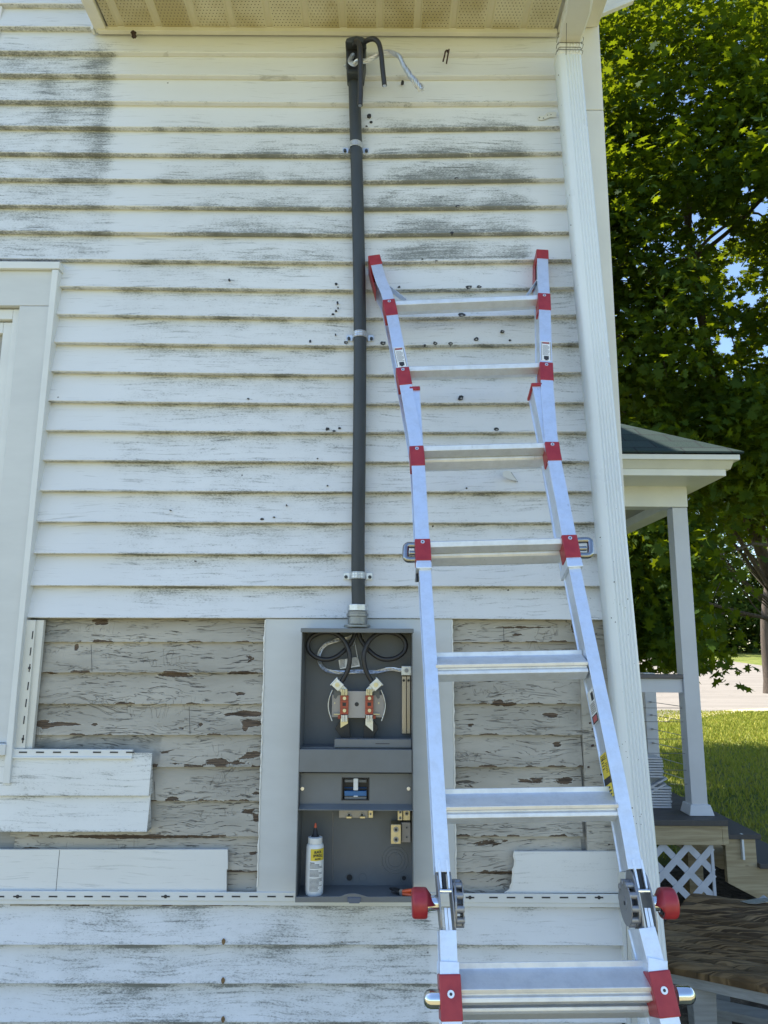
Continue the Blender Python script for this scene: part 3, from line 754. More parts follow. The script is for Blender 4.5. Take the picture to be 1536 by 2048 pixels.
# loose strap on the siding
mb = MB(); P = [W(x, y, -.034) for x, y in ((1075, 236), (1078, 231), (1088, 231), (1094, 225), (1103, 224), (1113, 224), (1113, 234), (1101, 234), (1093, 237), (1086, 240), (1078, 240))]
mb.poly(P, (0, .002, 0)); mb.build('strap', 'corner', ds, .0008)
mb = MB()
for (x, y, r) in ((1079, 235, 1.5), (1087, 236, 1.5), (1102, 229, 1.2), (1095, 230, 1.)):
    p = W(x, y, -.0348); mb.tube([p, p + Vector((0, .001, 0))], r * .0015, 6)
mb.build('strap_hole', 'black', ds, split=True)
mb = MB(); random.seed(5)
for i in range(46):
    t = random.random() ** .6; y = 780 + t * 880; xc = interp(y, [118, 1500, 1900], [1135, 1261, 1300]); x = xc + random.uniform(-24, 24)
    if i < 8: y = 150 + i * 60; x = interp(y, [118, 1500], [1135, 1261]) - 24 + random.random() * 4
    p = W(x, y, interp(y, [118, 1500, 1700], [-.115, -.140, -.146]) - .0318); r = random.choice((.6, .6, .8, 1.0, 1.6)) * .0011
    mb.tube([p, p + Vector((0, .0012, 0))], r, 6)
mb.build('speck', 'ink', ds)

# ================================================================== ELECTRICS
cond = thing('service_conduit', 'dark grey conduit pipe running up the siding to a weatherhead under the soffit', 'conduit', (W(715, 1200, -.05).x, -.05, 1.7))
YC = -.056
cp = smoothpath([W(717, 1214, YC), W(716, 1100, YC), W(718.5, 900, YC), W(720, 680, YC), W(717, 480, YC), W(712.5, 300, YC), W(708, 150, YC), W(707, 125, YC)], 5)
mb = MB(); mb.tube(cp, .0213, 28); mb.build('pipe', 'conduit', cond, smooth=.6)
def strap(px, py):
    r = .0225; c = W(px, py, YC); root = MB()
    pts = []
    prof = [(-.048, -.031 - YC * 0)]
    path = []
    path.append(Vector((-.046, -.0335 - YC, 0))); path.append(Vector((-.026, -.0335 - YC, 0)))
    for k in range(9):
        a = math.pi + math.pi * k / 8; path.append(Vector((r * math.cos(a) * 1.0, r * math.sin(a) * 1.0, 0)))
    path.append(Vector((.026, -.0335 - YC, 0))); path.append(Vector((.046, -.0335 - YC, 0)))
    for i in range(len(path) - 1):
        a, b = path[i], path[i + 1]; d = (b - a); n = Vector((d.y, -d.x, 0)).normalized() * .0016
        for zz in ((-.011, .011),):
            root.hexa([c + a + Vector((0, 0, zz[0])), c + b + Vector((0, 0, zz[0])), c + b + n + Vector((0, 0, zz[0])), c + a + n + Vector((0, 0, zz[0]))],
                      [c + a + Vector((0, 0, zz[1])), c + b + Vector((0, 0, zz[1])), c + b + n + Vector((0, 0, zz[1])), c + a + n + Vector((0, 0, zz[1]))])
    for dz in (-.008, 0, .008): root.tube([c + Vector((r * 1.04 * math.cos(a), r * 1.06 * math.sin(a) - .0008, dz)) for a in np.linspace(math.pi * 1.08, math.pi * 1.92, 9)], .0014, 5)
    st = root.build('strap', 'galv', cond, .0008)
    for s_ in (-1, 1):
        m2 = MB(); p = c + Vector((s_ * .038, -.0355 - YC, -.003)); m2.tube([p, p + Vector((0, -.006, 0))], .0058, 6); m2.tube([p + Vector((0, -.006, 0)), p + Vector((0, -.0064, 0))], .002, 6); o = m2.build('screw', 'conduit', st, split=True)

    return st
strap(711, 293); strap(720, 671); strap(715.5, 1151)
# weatherhead
wh = MB(); cy = -.075
outl = [(693, 146), (691, 80), (697, 74), (712, 71), (726, 73), (732, 79), (731, 120), (727, 146)]
P = [W(x, y, -.105) for x, y in outl]; wh.poly(P, (0, .065, 0))
wo_ = wh.build('weatherhead', 'conduit', cond, .004)
mb = MB(); P = [W(x, y, -.140) for x, y in ((690, 84), (693, 76), (712, 71.5), (731, 76), (733, 84))]; mb.poly(P, (0, .034, 0)); mb.build('hood', 'conduit', cond, .003)
mb = MB(); P = [W(x, y, -.1065) for x, y in ((695, 90), (729, 90), (728, 118), (724, 138), (697, 138))]; mb.poly(P, (0, .0012, 0)); mb.build('wire_plate', 'black', cond, .001)
mb = MB()
for x in (704, 720): 
    p = W(x, 92, -.108); mb.tube([p, p + Vector((0, -.008, 0))], .010, 12)
mb.build('grommet', 'cable', cond, smooth=.6, split=True)
mb = MB(); c = W(708, 141, YC - .002); mb.tube([c + Vector((0, 0, -.007)), c + Vector((0, 0, .007))], .0245, 24)
for dx in (-.024, .024): mb.obox(c + Vector((dx, -.022, 0)), ((1, 0, 0), (0, 1, 0), (0, 0, 1)), (.012, .012, .016))
mb.tube([c + Vector((-.036, -.024, 0)), c + Vector((.034, -.024, 0))], .0042, 8); mb.build('clamp', 'galv', cond, smooth=.6)
def cable(pts, r=.0062, name='cable', cut=True):
    mb = MB(); p = smoothpath(pts, 8); mb.tube(p, r, 14); o = mb.build(name, 'cable', cond, smooth=.7)
    if cut:
        m2 = MB(); d = (p[-1] - p[-2]).normalized(); m2.tube([p[-1], p[-1] + d * .0015], r * .72, 10); m2.build('cut_end', 'strand', o)
    return o
cable([W(708, 96, -.100), W(708, 88, -.125), W(714, 83, -.150), W(719, 92, -.165), W(720.5, 115, -.168), W(721, 150, -.160), W(721, 185, -.150), W(720, 211, -.145)], .0090)
cable([W(722, 92, -.100), W(727, 86, -.125), W(736, 80, -.150), W(748, 78, -.165), W(757, 86, -.170), W(762, 105, -.170), W(765, 135, -.165), W(769, 171, -.160)], .0085)
mb = MB(); sp = smoothpath([W(706, 110, -.105), W(700, 122, -.125), W(708, 128, -.140), W(716, 122, -.145), W(732, 122, -.145), W(752, 113, -.150), W(775, 104, -.150), W(797, 112, -.145), W(806, 128, -.140), W(820, 150, -.135), W(836, 170, -.130), W(843, 179, -.128)], 8)
strands(mb, sp, .0062, 8, 62, .0022, 1.8); mb.build('bare_neutral_wire', 'strand', cond, smooth=.8)
mb = MB()
for k in range(6):
    e = W(842, 177, -.128); mb.tube([e, e + Vector((.004 + .010 * random.random(), random.uniform(-.006, .006), -.004 - .014 * random.random()))], .001, 5)
mb.build('frayed_wire', 'strand', cond, split=True)
# couplings over the box
mb = MB(); a = W(715, 1215.5, YC); 
def hexnut(mb, px, y0, y1, r, n=6, Y=YC):
    p = W(px, y0, Y); q = W(px, y1, Y); q = Vector((p.x, p.y, q.z)); mb.tube([p, q], r, n)
hexnut(mb, 715, 1209, 1222, .0335, 8); mb.build('lock_nut', 'galv', cond, .0015)
mb = MB(); hexnut(mb, 715, 1223, 1227, .031, 24); hexnut(mb, 715, 1227, 1233, .0345, 8); mb.build('coupling', 'zinc', cond, .001)
mb = MB(); hexnut(mb, 715, 1233.5, 1248, .0305, 28); hexnut(mb, 714.5, 1250, 1254, .041, 28); mb.build('hub', 'zinc', cond, smooth=.5)

# ---- mounting board behind the meter box
mbx = thing('electric_meter_box', 'open grey meter and breaker enclosure with cable loops and red socket blocks on white board', 'meter box', (W(713, 1500, -.1).x, -.1, 1.05))
mb = MB(); P = [W(x, y, -.030) for x, y in ((531, 1238), (905, 1238), (908, 1400), (911, 1600), (912, 1786), (513, 1786), (519, 1620), (524, 1480), (528, 1340))]
mb.poly(P, (0, .022, 0)); mb.build('mounting_board', 'trimboard', house, .001)
mb = MB()
for side in ([(530.5, 1240), (528, 1300), (527, 1360), (524, 1430), (524, 1480), (522, 1540), (520, 1600), (518, 1680), (514, 1784)], [(904, 1240), (905, 1300), (906.5, 1380), (907, 1450), (909, 1520), (910, 1600), (911.5, 1700), (912, 1784)]):
    pts = []
    for i in range(len(side) - 1):
        for j in range(10):
            t = j / 10; x = lerp(side[i][0], side[i + 1][0], t); y = lerp(side[i][1], side[i + 1][1], t)
            pts.append(W(x + random.uniform(-.7, .7), y, -.0305))
    mb.tube(pts, [.0020 + .0022 * random.random() ** 4 for _ in pts], 6)
mb.build('caulk_bead', 'caulk', house, smooth=.9, split=True)

YF, YBK = -.158, -.036
def B(px, py, Y=YF): return W(px, py, Y)
bx0 = (B(604, 1300).x + B(592, 1790).x) / 2; bx1 = B(826.5, 1500).x
bx0t, bx0b = B(603.5, 1262).x, B(590.5, 1796).x; bx1t, bx1b = B(825.5, 1262).x, B(827.5, 1796).x
zT = B(713, 1262).z; zB = B(713, 1800).z
t_ = .0022
mb = MB()
def quadbox(xa, xb, ya, yb, z0, z1, x2a=None, x2b=None):
    x2a = xa if x2a is None else x2a; x2b = xb if x2b is None else x2b
    mb.hexa([(x2a, ya, z0), (x2b, ya, z0), (x2b, yb, z0), (x2a, yb, z0)], [(xa, ya, z1), (xb, ya, z1), (xb, yb, z1), (xa, yb, z1)])
quadbox(bx0t, bx0t + t_, YF, YBK, zB, zT, bx0b, bx0b + t_); quadbox(bx1t - t_, bx1t, YF, YBK, zB, zT, bx1b - t_, bx1b)
mb.box((bx0b + t_, YF + .004, zB), (bx1b - t_, YBK, zB + t_)); mb.build('side_panel', 'boxgrey', mbx, .0006)
mb = MB(); mb.hexa([(bx0b + t_, YBK - .002, zB + t_), (bx1b - t_, YBK - .002, zB + t_), (bx1b - t_, YBK, zB + t_), (bx0b + t_, YBK, zB + t_)], [(bx0t + t_, YBK - .002, zT), (bx1t - t_, YBK - .002, zT), (bx1t - t_, YBK, zT), (bx0t + t_, YBK, zT)]); mb.build('back_panel', 'boxin', mbx)
mb = MB(); a = B(601.5, 1256, YF - .006); b = B(827.5, 1266, YF - .006); mb.box((a.x, YF - .006, b.z), (b.x, YBK, a.z)); mb.build('top_cap', 'boxgrey', mbx, .0012)
mb = MB()                                     # lower lip with thumb bump
pts = [(590, 1794), (680, 1793), (690, 1789), (700, 1787), (712, 1787), (724, 1790), (735, 1793.5), (827.5, 1793), (827.5, 1805), (590, 1805)]
mb.poly([B(x, y, YF - .002) for x, y in pts], (0, .003, 0)); mb.build('bottom_lip', 'boxgrey', mbx, .0008)
mb = MB(); mb.poly([B(x, y, YF - .005) for x, y in ((695, 1795), (722, 1795), (722, 1803), (718, 1807), (699, 1807), (695, 1803))], (0, .006, 0)); mb.build('latch', mat('blue_grey_steel', (.10, .13, .20), .4, .3, .1, 30, .05), mbx, .0008)
# inner side wall flange visible right
Yk = YBK - .0025
# concentric knockouts
mb = MB()
for (x, y, rs) in ((790, 1720, (25, 19, 13)), (699, 1755, (7,)), (725, 1755, (7,)), (808, 1757, (8, 5))):
    c = B(x, y, Yk)
    for r in rs:
        rr = r * .00155; pts = [c + Vector((rr * math.cos(a), 0, rr * math.sin(a))) for a in np.linspace(0, 2 * math.pi, 33)]
        mb.tube(pts, .0007, 5, False)
mb.build('knockout', 'boxgrey', mbx, smooth=1.5, split=True)
mb = MB(); c = B(699, 1755, Yk); mb.tube([c, c + Vector((0, -.0012, 0))], .0085, 16); c = B(808, 1756, Yk); mb.tube([c, c + Vector((0, -.0012, 0))], .006, 16); mb.build('knockout_plug', 'black', mbx, split=True)
mb = MB(); mb.tube([B(666, 1625, Yk - .001), B(665.5, 1760, Yk - .001)], .0009, 5); mb.build('fold_line', 'plategrey', mbx)
# covers
mb = MB(); a = B(598.5, 1498.5, YF + .001); b = B(823.5, 1546, YF + .001); mb.box((a.x, YF + .001, b.z), (b.x, YF + .0035, a.z)); mb.box((a.x, YF + .001, b.z - .0), (b.x, YF + .03, b.z + .002)); mb.box((a.x, YF + .0036, a.z - .002), (b.x, YF + .03, a.z)); mb.build('cover_band', 'boxgrey', mbx, .0008)
Yd = YF + .030
a = B(601, 1546, Yd); b = B(824, 1609, Yd)
hx0, hx1 = B(684, 1557, Yd), B(738, 1600, Yd)
mb = MB(); x0, x1 = a.x, b.x; z1, z0 = a.z, b.z
mb.box((x0, Yd, z0), (hx0.x, Yd + .002, z1)); mb.box((hx1.x, Yd, z0), (x1, Yd + .002, z1)); mb.box((hx0.x, Yd, hx0.z), (hx1.x, Yd + .002, z1)); mb.box((hx0.x, Yd, z0), (hx1.x, Yd + .002, hx1.z))
zz = B(713, 1620, YF).z
mb.hexa([(x0, YF + .002, zz), (x1, YF + .002, zz), (x1, YF + .004, zz - .001), (x0, YF + .004, zz - .001)], [(x0, Yd, z0 + .001), (x1, Yd, z0 + .001), (x1, Yd + .002, z0), (x0, Yd + .002, z0)])
mb.box((bx0 + .001, YF - .001, zz - .0015), (bx1 - .001, YF + .0015, zz + .001)); mb.build('breaker_cover', 'boxgrey', mbx, .0005)
mb = MB()
for x in (605, 817):
    p = B(x, 1577, Yd); mb.tube([p, p + Vector((0, -.004, 0))], .0052, 12); mb.tube([p + Vector((0, -.004, 0)), p + Vector((0, -.005, 0))], .0035, 12)
mb.build('cover_screw', 'rivet', mbx, smooth=.6, split=True)
brk = MB(); yb2 = Yd + .004
def fill(mb_, x0, y0, x1, y1, Y, th=.004):
    a = B(x0, y0, Y); b = B(x1, y1, Y); mb_.box((a.x, Y, b.z), (b.x, Y + th, a.z))
fill(brk, 684, 1556, 738, 1601, Yd + .022, .02); bo = brk.build('breaker', 'black', mbx, .001)
mb = MB(); fr_ = Yd - .001
for q in ((684, 1555, 738, 1557.2), (684, 1599, 738, 1601), (683.5, 1555, 685.5, 1601), (736.5, 1555, 738.5, 1601)): fill(mb, *q, fr_, .012)
mb.build('breaker_frame', 'black', bo, .0003)
mb = MB(); fill(mb, 689, 1582, 733, 1592, Yd + .004, .018); fill(mb, 689, 1575.5, 733, 1576.6, Yd + .012, .01); mb.build('breaker_face', 'blue', bo, .001)
mb = MB(); fill(mb, 689, 1559, 733, 1565, Yd + .008, .014); fill(mb, 689, 1593, 733, 1599, Yd + .006, .014); mb.build('breaker_edge', 'boxgrey', bo, .0006)
mb = MB(); fill(mb, 707, 1557, 716, 1581, Yd - .004, .02); fill(mb, 707, 1591.5, 716, 1594, Yd + .002, .004); mb.build('breaker_handle', 'white', bo, .0015)
# lower shield
mb = MB(); fill(mb, 669, 1478, 823, 1495.5, YF + .022, .03); so_ = mb.build('lower_shield', 'boxgrey', mbx, .001)
mb = MB(); fill(mb, 751, 1486.5, 779, 1488, YF + .0214, .001); mb.build('slot', 'ink', so_)
mb = MB(); fill(mb, 600, 1494, 823, 1498, YF + .034, .06); mb.build('shelf', 'boxin', mbx)
# meter socket
YS = -.095
def F(mb_, q, Y, th): fill(mb_, *q, Y, th)
mb = MB(); F(mb, (664, 1389, 768, 1435), YS + .010, .004); F(mb, (694, 1382, 734, 1436), YS - .004, .014); mb.build('socket_plate', 'plategrey', mbx, .0008)
mb = MB(); p = B(713.5, 1408.5, YS - .0045); mb.tube([p, p + Vector((0, .0008, 0))], .0063, 16); mb.build('socket_hole', 'black', mbx)
for s_, xc in ((-1, 688.5), (1, 738.5)):
    mb = MB(); F(mb, (xc - 8, 1391, xc + 8, 1429), YS - .016, .020); F(mb, (xc - 8.5 - 4 * (s_ < 0), 1430, xc + 8.5 + 4 * (s_ > 0), 1438), YS - .004, .012); blk = mb.build('socket_block', 'redblock', mbx, .001)
    mb = MB()
    for yy in (1396.5, 1421): p = B(xc + .5, yy, YS - .0165); mb.tube([p, p + Vector((0, -.003, 0))], .0052, 12)
    mb.build('block_screw', 'brass', blk, smooth=.6, split=True)
    mb = MB(); F(mb, (xc - 3.5, 1405, xc + 3.5, 1412), YS - .0163, .0005); F(mb, (xc - 8, 1401, xc + 8, 1401.6), YS - .0163, .0005); F(mb, (xc - 8, 1416, xc + 8, 1416.6), YS - .0163, .0005); mb.build('block_recess', 'black', blk)
    for (ya, yb) in ((1378, 1391), (1430, 1444)):
        mb = MB()
        for dx in (-5.2, -1.2): pass
        for (xa, xb) in ((-6, -3.6), (-2.9, -.6), (.6, 2.9), (3.6, 6)): F(mb, (xc + xa, ya, xc + xb, yb), YS - .022, .018)
        for (xa, xb) in ((-6, -.6), (.6, 6)): F(mb, (xc + xa, (ya + yb) / 2 + .8, xc + xb, yb - .5), YS - .018, .012)
        mb.build('jaw', 'brass' if ya < 1400 else 'galv', mbx, .0008)
    mb = MB()
    q = [(xc - 7.5, 1430), (xc + 7.5, 1430), (xc + 7.5, 1447 if s_ < 0 else 1463), (xc - 7.5, 1456 if s_ < 0 else 1450)]
    mb.poly([B(x, y, YS - .004) for x, y in q], (0, .003, 0)); mb.build('blade', 'brass' if s_ < 0 else 'galv', mbx, .0004)
    mb = MB(); q = [(xc + 16 * s_ * 1, 1452), (xc + 18 * s_, 1458), (xc + 6 * s_, 1476), (xc - 12 * s_, 1476), (xc - 9 * s_, 1440), (xc + 8 * s_, 1440)]
    if s_ < 0: q = q[::-1]
    mb.poly([B(x, y, YS + .006) for x, y in q], (0, .02, 0)); mb.build('barrier', 'black', mbx, .001)
    # angled lug
    c = B(xc - 14 * -s_ * 1.0, 1369.5, YS - .012); a1 = Vector((s_ * .74, 0, .67)); a2 = Vector((-s_ * .67, 0, .74))
    c = B(713.5 + s_ * 38.5, 1369, YS - .012)
    mb = MB(); mb.obox(c, (a1, (0, 1, 0), a2), (.030, .022, .026)); mb.obox(c + a1 * .014, (a1, (0, 1, 0), a2), (.004, .026, .031)); mb.obox(c - a1 * .019 + Vector((0, .006, 0)), (a1, (0, 1, 0), a2), (.024, .006, .020)); lug = mb.build('lug', 'galv', mbx, .001)
    mb = MB(); p = c + Vector((0, -.0112, 0)); mb.tube([p, p + Vector((0, -.003, 0))], .0068, 16); mb.tube([p + Vector((0, -.003, 0)), p + Vector((0, -.0034, 0))], .0026, 6); mb.build('lug_screw', 'brass', lug, smooth=.6)
    mb = MB(); pts = smoothpath([B(713.5 + s_ * x, y, YS - .004) for x, y in ((48.5, 1380), (54, 1393), (57, 1409), (55.5, 1424), (49.5, 1442))], 6); mb.tube(pts, .0021, 8); mb.build('guard_wire', 'galv', mbx, smooth=.8)
    mb = MB(); F(mb, tuple(sorted((713.5 + s_ * 33, 713.5 + s_ * 46))) [0:1] + (1427.5,) + tuple(sorted((713.5 + s_ * 33, 713.5 + s_ * 46)))[1:2] + (1429.5,), YS - .004, .008)
    p = B(713.5 + s_ * 44, 1406, YS + .0098); mb.tube([p, p + Vector((0, -.002, 0))], .0025, 8); mb.build('side_clip', 'brass', mbx, .0003, split=True)
    mb = MB(); q = [(713.5 + s_ * x, y) for x, y in ((46, 1380), (46, 1396), (42, 1398), (38, 1391), (30, 1389), (30, 1383))]
    mb.poly([B(x, y, YS + .008) for x, y in (q if s_ > 0 else q[::-1])], (0, .004, 0)); mb.build('bracket_arm', 'boxgrey', mbx, .0004)
    # service conductors looping inside
    def c_(x, y, Y): return B(713.5 + s_ * x, y, Y)
    pts = [c_(3, 1262, -.070), c_(8, 1278, -.075), c_(20, 1296, -.082), c_(38, 1312, -.088), c_(57, 1319, -.092), c_(78, 1316, -.092), c_(94, 1304, -.09), c_(98, 1289, -.088), c_(90, 1274, -.086), c_(70, 1265, -.088), c_(46, 1266, -.096), c_(28, 1278, -.105), c_(17, 1298, -.110), c_(14, 1318, -.112), c_(18, 1340, -.110), c_(27, 1358, -.106), c_(32, 1365, -.104)]
    mb = MB(); mb.tube(smoothpath(pts, 8), .0071, 14); mb.build('service_cable', 'cable', mbx, smooth=.8)
# neutral
mb = MB(); np_ = smoothpath([B(716, 1262, -.062), B(700, 1275, -.06), B(672, 1281, -.058), B(650, 1290, -.058), B(639, 1306, -.06), B(639, 1324, -.064), B(652, 1340, -.068), B(680, 1345, -.07), B(715, 1343, -.07), B(750, 1344, -.07), B(780, 1338, -.072), B(804, 1341, -.074)], 8)
strands(mb, np_, .0046, 7, 40, .00125); mb.build('neutral_wire', 'strand', mbx, smooth=.8)
mb = MB()
for (x0, y0, x1, y1, Y) in ((706, 1266, 716, 1320, -.058), (722, 1264, 727, 1278, -.065), (715, 1266, 706, 1292, -.06)): mb.tube([B(x0, y0, Y), B(x1, y1, Y)], .0012, 5)
mb.build('loose_strand', 'strand', mbx, split=True)
mb = MB(); mb.poly([B(x, y, -.062) for x, y in ((677, 1320), (716, 1314), (720, 1333), (680, 1338))], (0, .001, 0)); tg = mb.build('paper_tag', 'paper', mbx)
mb = MB()
for k in range(7):
    for (xa, xb) in ((680, 690), (702, 717)): mb.poly([B(x, y + k * 2.3, -.0625) for x, y in ((xa, 1321 - (xa - 680) * .15), (xb, 1320 - (xb - 680) * .15), (xb, 1321 - (xb - 680) * .15), (xa, 1322 - (xa - 680) * .15))], (0, .0003, 0))
mb.build('print', 'ink', tg)
# ground bar and terminals
mb = MB(); F(mb, (803, 1332, 822.5, 1351), -.085, .035); lug = mb.build('neutral_lug', 'galv', mbx, .0015)
mb = MB(); p = B(813, 1341, -.0855); mb.tube([p, p + Vector((0, -.003, 0))], .0062, 14); mb.build('lug_screw', 'castalu', lug, smooth=.6)
mb = MB(); F(mb, (804, 1352, 813, 1468), -.068, .02); F(mb, (813.6, 1352, 821, 1468), -.066, .02); bar = mb.build('neutral_bar', 'copper', mbx, .0015)
mb = MB()
for x in (807.5, 817): p = B(x, 1361, -.0685); mb.tube([p, p + Vector((0, -.001, 0))], .0040, 12)
mb.build('bar_hole', 'black', bar, split=True)
def terminal(q, Y, th, screws, m='brass', r=.0058):
    mb = MB(); F(mb, q, Y, th); o = mb.build('terminal', m, mbx, .001)
    mb = MB()
    for x, y in screws: p = B(x, y, Y); mb.tube([p, p + Vector((0, -.0015, 0))], r, 14); mb.k = 1; mb.tube([p + Vector((0, -.0015, 0)), p + Vector((0, -.0021, 0))], r * .5, 10); mb.k = 0
    mb.build('terminal_screw', ['castalu', 'black'], o, smooth=.6)
terminal((782, 1649, 802, 1688), -.098, .05, ((792, 1659), (792, 1679)), r=.0078)
terminal((803, 1645, 821, 1685), -.080, .03, ((813.5, 1655), (813.5, 1674)), 'plategrey', .0042)
terminal((795.5, 1622, 805, 1641), -.100, .05, ((800.5, 1624), (800.5, 1636)), r=.0042)
terminal((806, 1620, 820.5, 1641), -.090, .04, ((813.5, 1627),))
terminal((678, 1620, 736, 1636), -.070, .03, ((698, 1629), (724, 1629)), 'plategrey', .0062)
terminal((737, 1620, 746, 1636), -.075, .03, ((741, 1628),), 'brass', .0032)
mb = MB(); F(mb, (693, 1633, 703, 1637), -.082, .01); F(mb, (720, 1633, 730, 1637), -.082, .01); mb.build('terminal_foot', 'brass', mbx, .0005, split=True)

# ---- bottle standing in the box
zf = zB + t_ + .0005
bc = G(629, 1786, zf + .002); bcx, bcy = B(630, 1700, -.118).x, -.118
sc_ = (B(648, 1700, -.118).x - B(612, 1700, -.118).x) / 2
bt = thing('lubricant_bottle', 'white squeeze bottle with yellow label and orange-tipped nozzle standing in the meter box', 'bottle', (bcx, bcy, zf))
def lathe(prof, c, n=28, rx=1, ry=1):
    mb = MB(); vs = []; m = len(prof)
    for r, z in prof: vs += [(c[0] + r * math.cos(a) * rx, c[1] + r * math.sin(a) * ry, c[2] + z) for a in (2 * math.pi * i / n for i in range(n))]
    fs = [(k * n + i, k * n + (i + 1) % n, (k + 1) * n + (i + 1) % n, (k + 1) * n + i) for k in range(m - 1) for i in range(n)]
    fs += [tuple(range(n - 1, -1, -1)), tuple((m - 1) * n + i for i in range(n))]
    mb.add(vs, fs); return mb
zz_ = lambda y: B(630, y, bcy).z - zf
Hb = zz_(1686); r0 = sc_
lathe([(r0 * .90, 0), (r0 * .98, .004), (r0, .012), (r0, Hb * .5), (r0 * .97, Hb - .010), (r0 * .93, Hb - .004), (r0 * .8, Hb)], (bcx, bcy, zf)).build('body', 'white', bt, smooth=.7)
lathe([(r0 * .78, Hb + .0005), (r0 * .80, Hb + .002), (r0 * .80, zz_(1674)), (r0 * .6, zz_(1672.5))], (bcx, bcy, zf)).build('cap', 'white', bt, smooth=.5)
lathe([(r0 * .5, zz_(1673)), (r0 * .28, zz_(1668)), (r0 * .17, zz_(1655))], (bcx, bcy, zf), 14).build('nozzle', 'black', bt, smooth=.7)
lathe([(r0 * .17, zz_(1662)), (r0 * .18, zz_(1660)), (r0 * .11, zz_(1648)), (r0 * .05, zz_(1646))], (bcx, bcy, zf), 12).build('nozzle_tip', 'orange', bt, smooth=.7)
def wrap(a0, a1, y0, y1, dr, m, parent, name, mbq=None):
    mb_ = mbq or MB(); n = 8; vs = []
    for i in range(n + 1):
        a = R(lerp(a0, a1, i / n)); x = bcx + (r0 + dr) * math.sin(a); yy = bcy - (r0 + dr) * math.cos(a)
        vs += [(x, yy, B(630, y0, bcy - r0).z), (x, yy, B(630, y1, bcy - r0).z)]
    mb_.add(vs, [(2 * i, 2 * i + 1, 2 * i + 3, 2 * i + 2) for i in range(n)])
    if mbq is None: return mb_.build(name, m, parent)
lb = wrap(-22, 72, 1698.5, 1722, .0007, 'yellow', bt, 'label')
mb = MB(); random.seed(3)
for k, y in enumerate([1725.5] + [1729 + i * 2.4 for i in range(23)]):
    if k in (5, 12): continue
    wrap(-26, (4 if k == 0 else random.choice((28, 34, 55, 58))), y, y + (.85 if k else 1.6), .0008, None, None, '', mb)
mb.build('small_print', 'ink', bt)
def text(name, s, loc, size, m, parent, rot=(math.pi / 2, 0, 0), ext=.0001, sx_=1.0):
    cu = bpy.data.curves.new(name, 'FONT'); cu.body = s; cu.size = size; cu.extrude = ext; cu.align_x = 'CENTER'; cu.offset = size * .03
    tmp = bpy.data.objects.new('tmp', cu); COL.objects.link(tmp); bpy.context.view_layer.update()
    me = bpy.data.meshes.new_from_object(tmp.evaluated_get(bpy.context.evaluated_depsgraph_get())); bpy.data.objects.remove(tmp)
    me.name = name; me.materials.clear(); me.materials.append(M[m])
    o = bpy.data.objects.new(name, me); COL.objects.link(o); o.parent = parent
    o.location = Vector(loc) - parent_loc(parent); o.rotation_euler = rot; o.scale = (sx_, 1, 1); return o
for (s, y, q) in (('BLACK', 1706.5, .0092), ('SPYROLL', 1713.8, .0092), ('SILICONE', 1719.5, .0052)):
    aa = R(22); text('lettering', s, (bcx + (r0 + .0022) * math.sin(aa), bcy - (r0 + .0022) * math.cos(aa), B(630, y, bcy - r0).z), q, 'ink', bt, (math.pi / 2, 0, aa), .0002, .75)

# ---- pliers lying in the box
pl = thing('pliers', 'dark pliers with orange grips lying in the lower right of the meter box', 'pliers', (B(805, 1788, -.13).x, -.13, zf))
mb = MB(); mb.tube([B(780, 1777, -.10), B(790, 1780, -.115), B(800, 1784, -.128)], [.003, .007, .009], 8); mb.tube([B(783, 1783, -.115), B(793, 1784, -.12), B(801, 1785, -.13)], [.003, .006, .008], 8); mb.build('jaw', 'black', pl, smooth=.8, split=True)
mb = MB(); p = B(803, 1784, -.128); mb.tube([p + Vector((0, -.006, 0)), p + Vector((0, .006, 0))], .009, 12); mb.build('pivot', 'castalu', pl, smooth=.6)
for (a, b) in (((805, 1783), (828, 1780)), ((805, 1788), (829, 1791))):
    mb = MB(); mb.tube([B(*a, -.135), B((a[0] + b[0]) / 2, (a[1] + b[1]) / 2, -.142), B(*b, -.150)], [.004, .0055, .005], 8); mb.build('handle', 'orange', pl, smooth=.8)

# ---- little things on the wall
mb = MB(); c = W(267, 69, -.052)
for k in range(9): mb.obox(c + Vector((random.uniform(-.006, .006), random.uniform(-.006, .008), random.uniform(-.010, .008))), ((1, .3 * k, .2), (0, 1, .4), (.5, 0, 1)), (.009, .010, .012))
o = mb.build('mud_nest', 'nest', None, .002); tag(o, 'small dark mud nest stuck under the left end of the soffit', 'nest')
hk = MB(); hk.tube(smoothpath([W(895, 105, -.030), W(895, 101, -.055), W(891, 103, -.066), W(889, 112, -.07), W(886, 123, -.07)], 5), .0030, 8); hk.tube(smoothpath([W(897, 104, -.030), W(898, 99, -.05), W(897, 104, -.062), W(895, 115, -.064), W(893, 127, -.064)], 5), .0028, 8)
o = hk.build('wire_hook', 'nest', None, smooth=.9); tag(o, 'small rusty black double hook screwed into the siding right of the loose cable ends', 'hook')

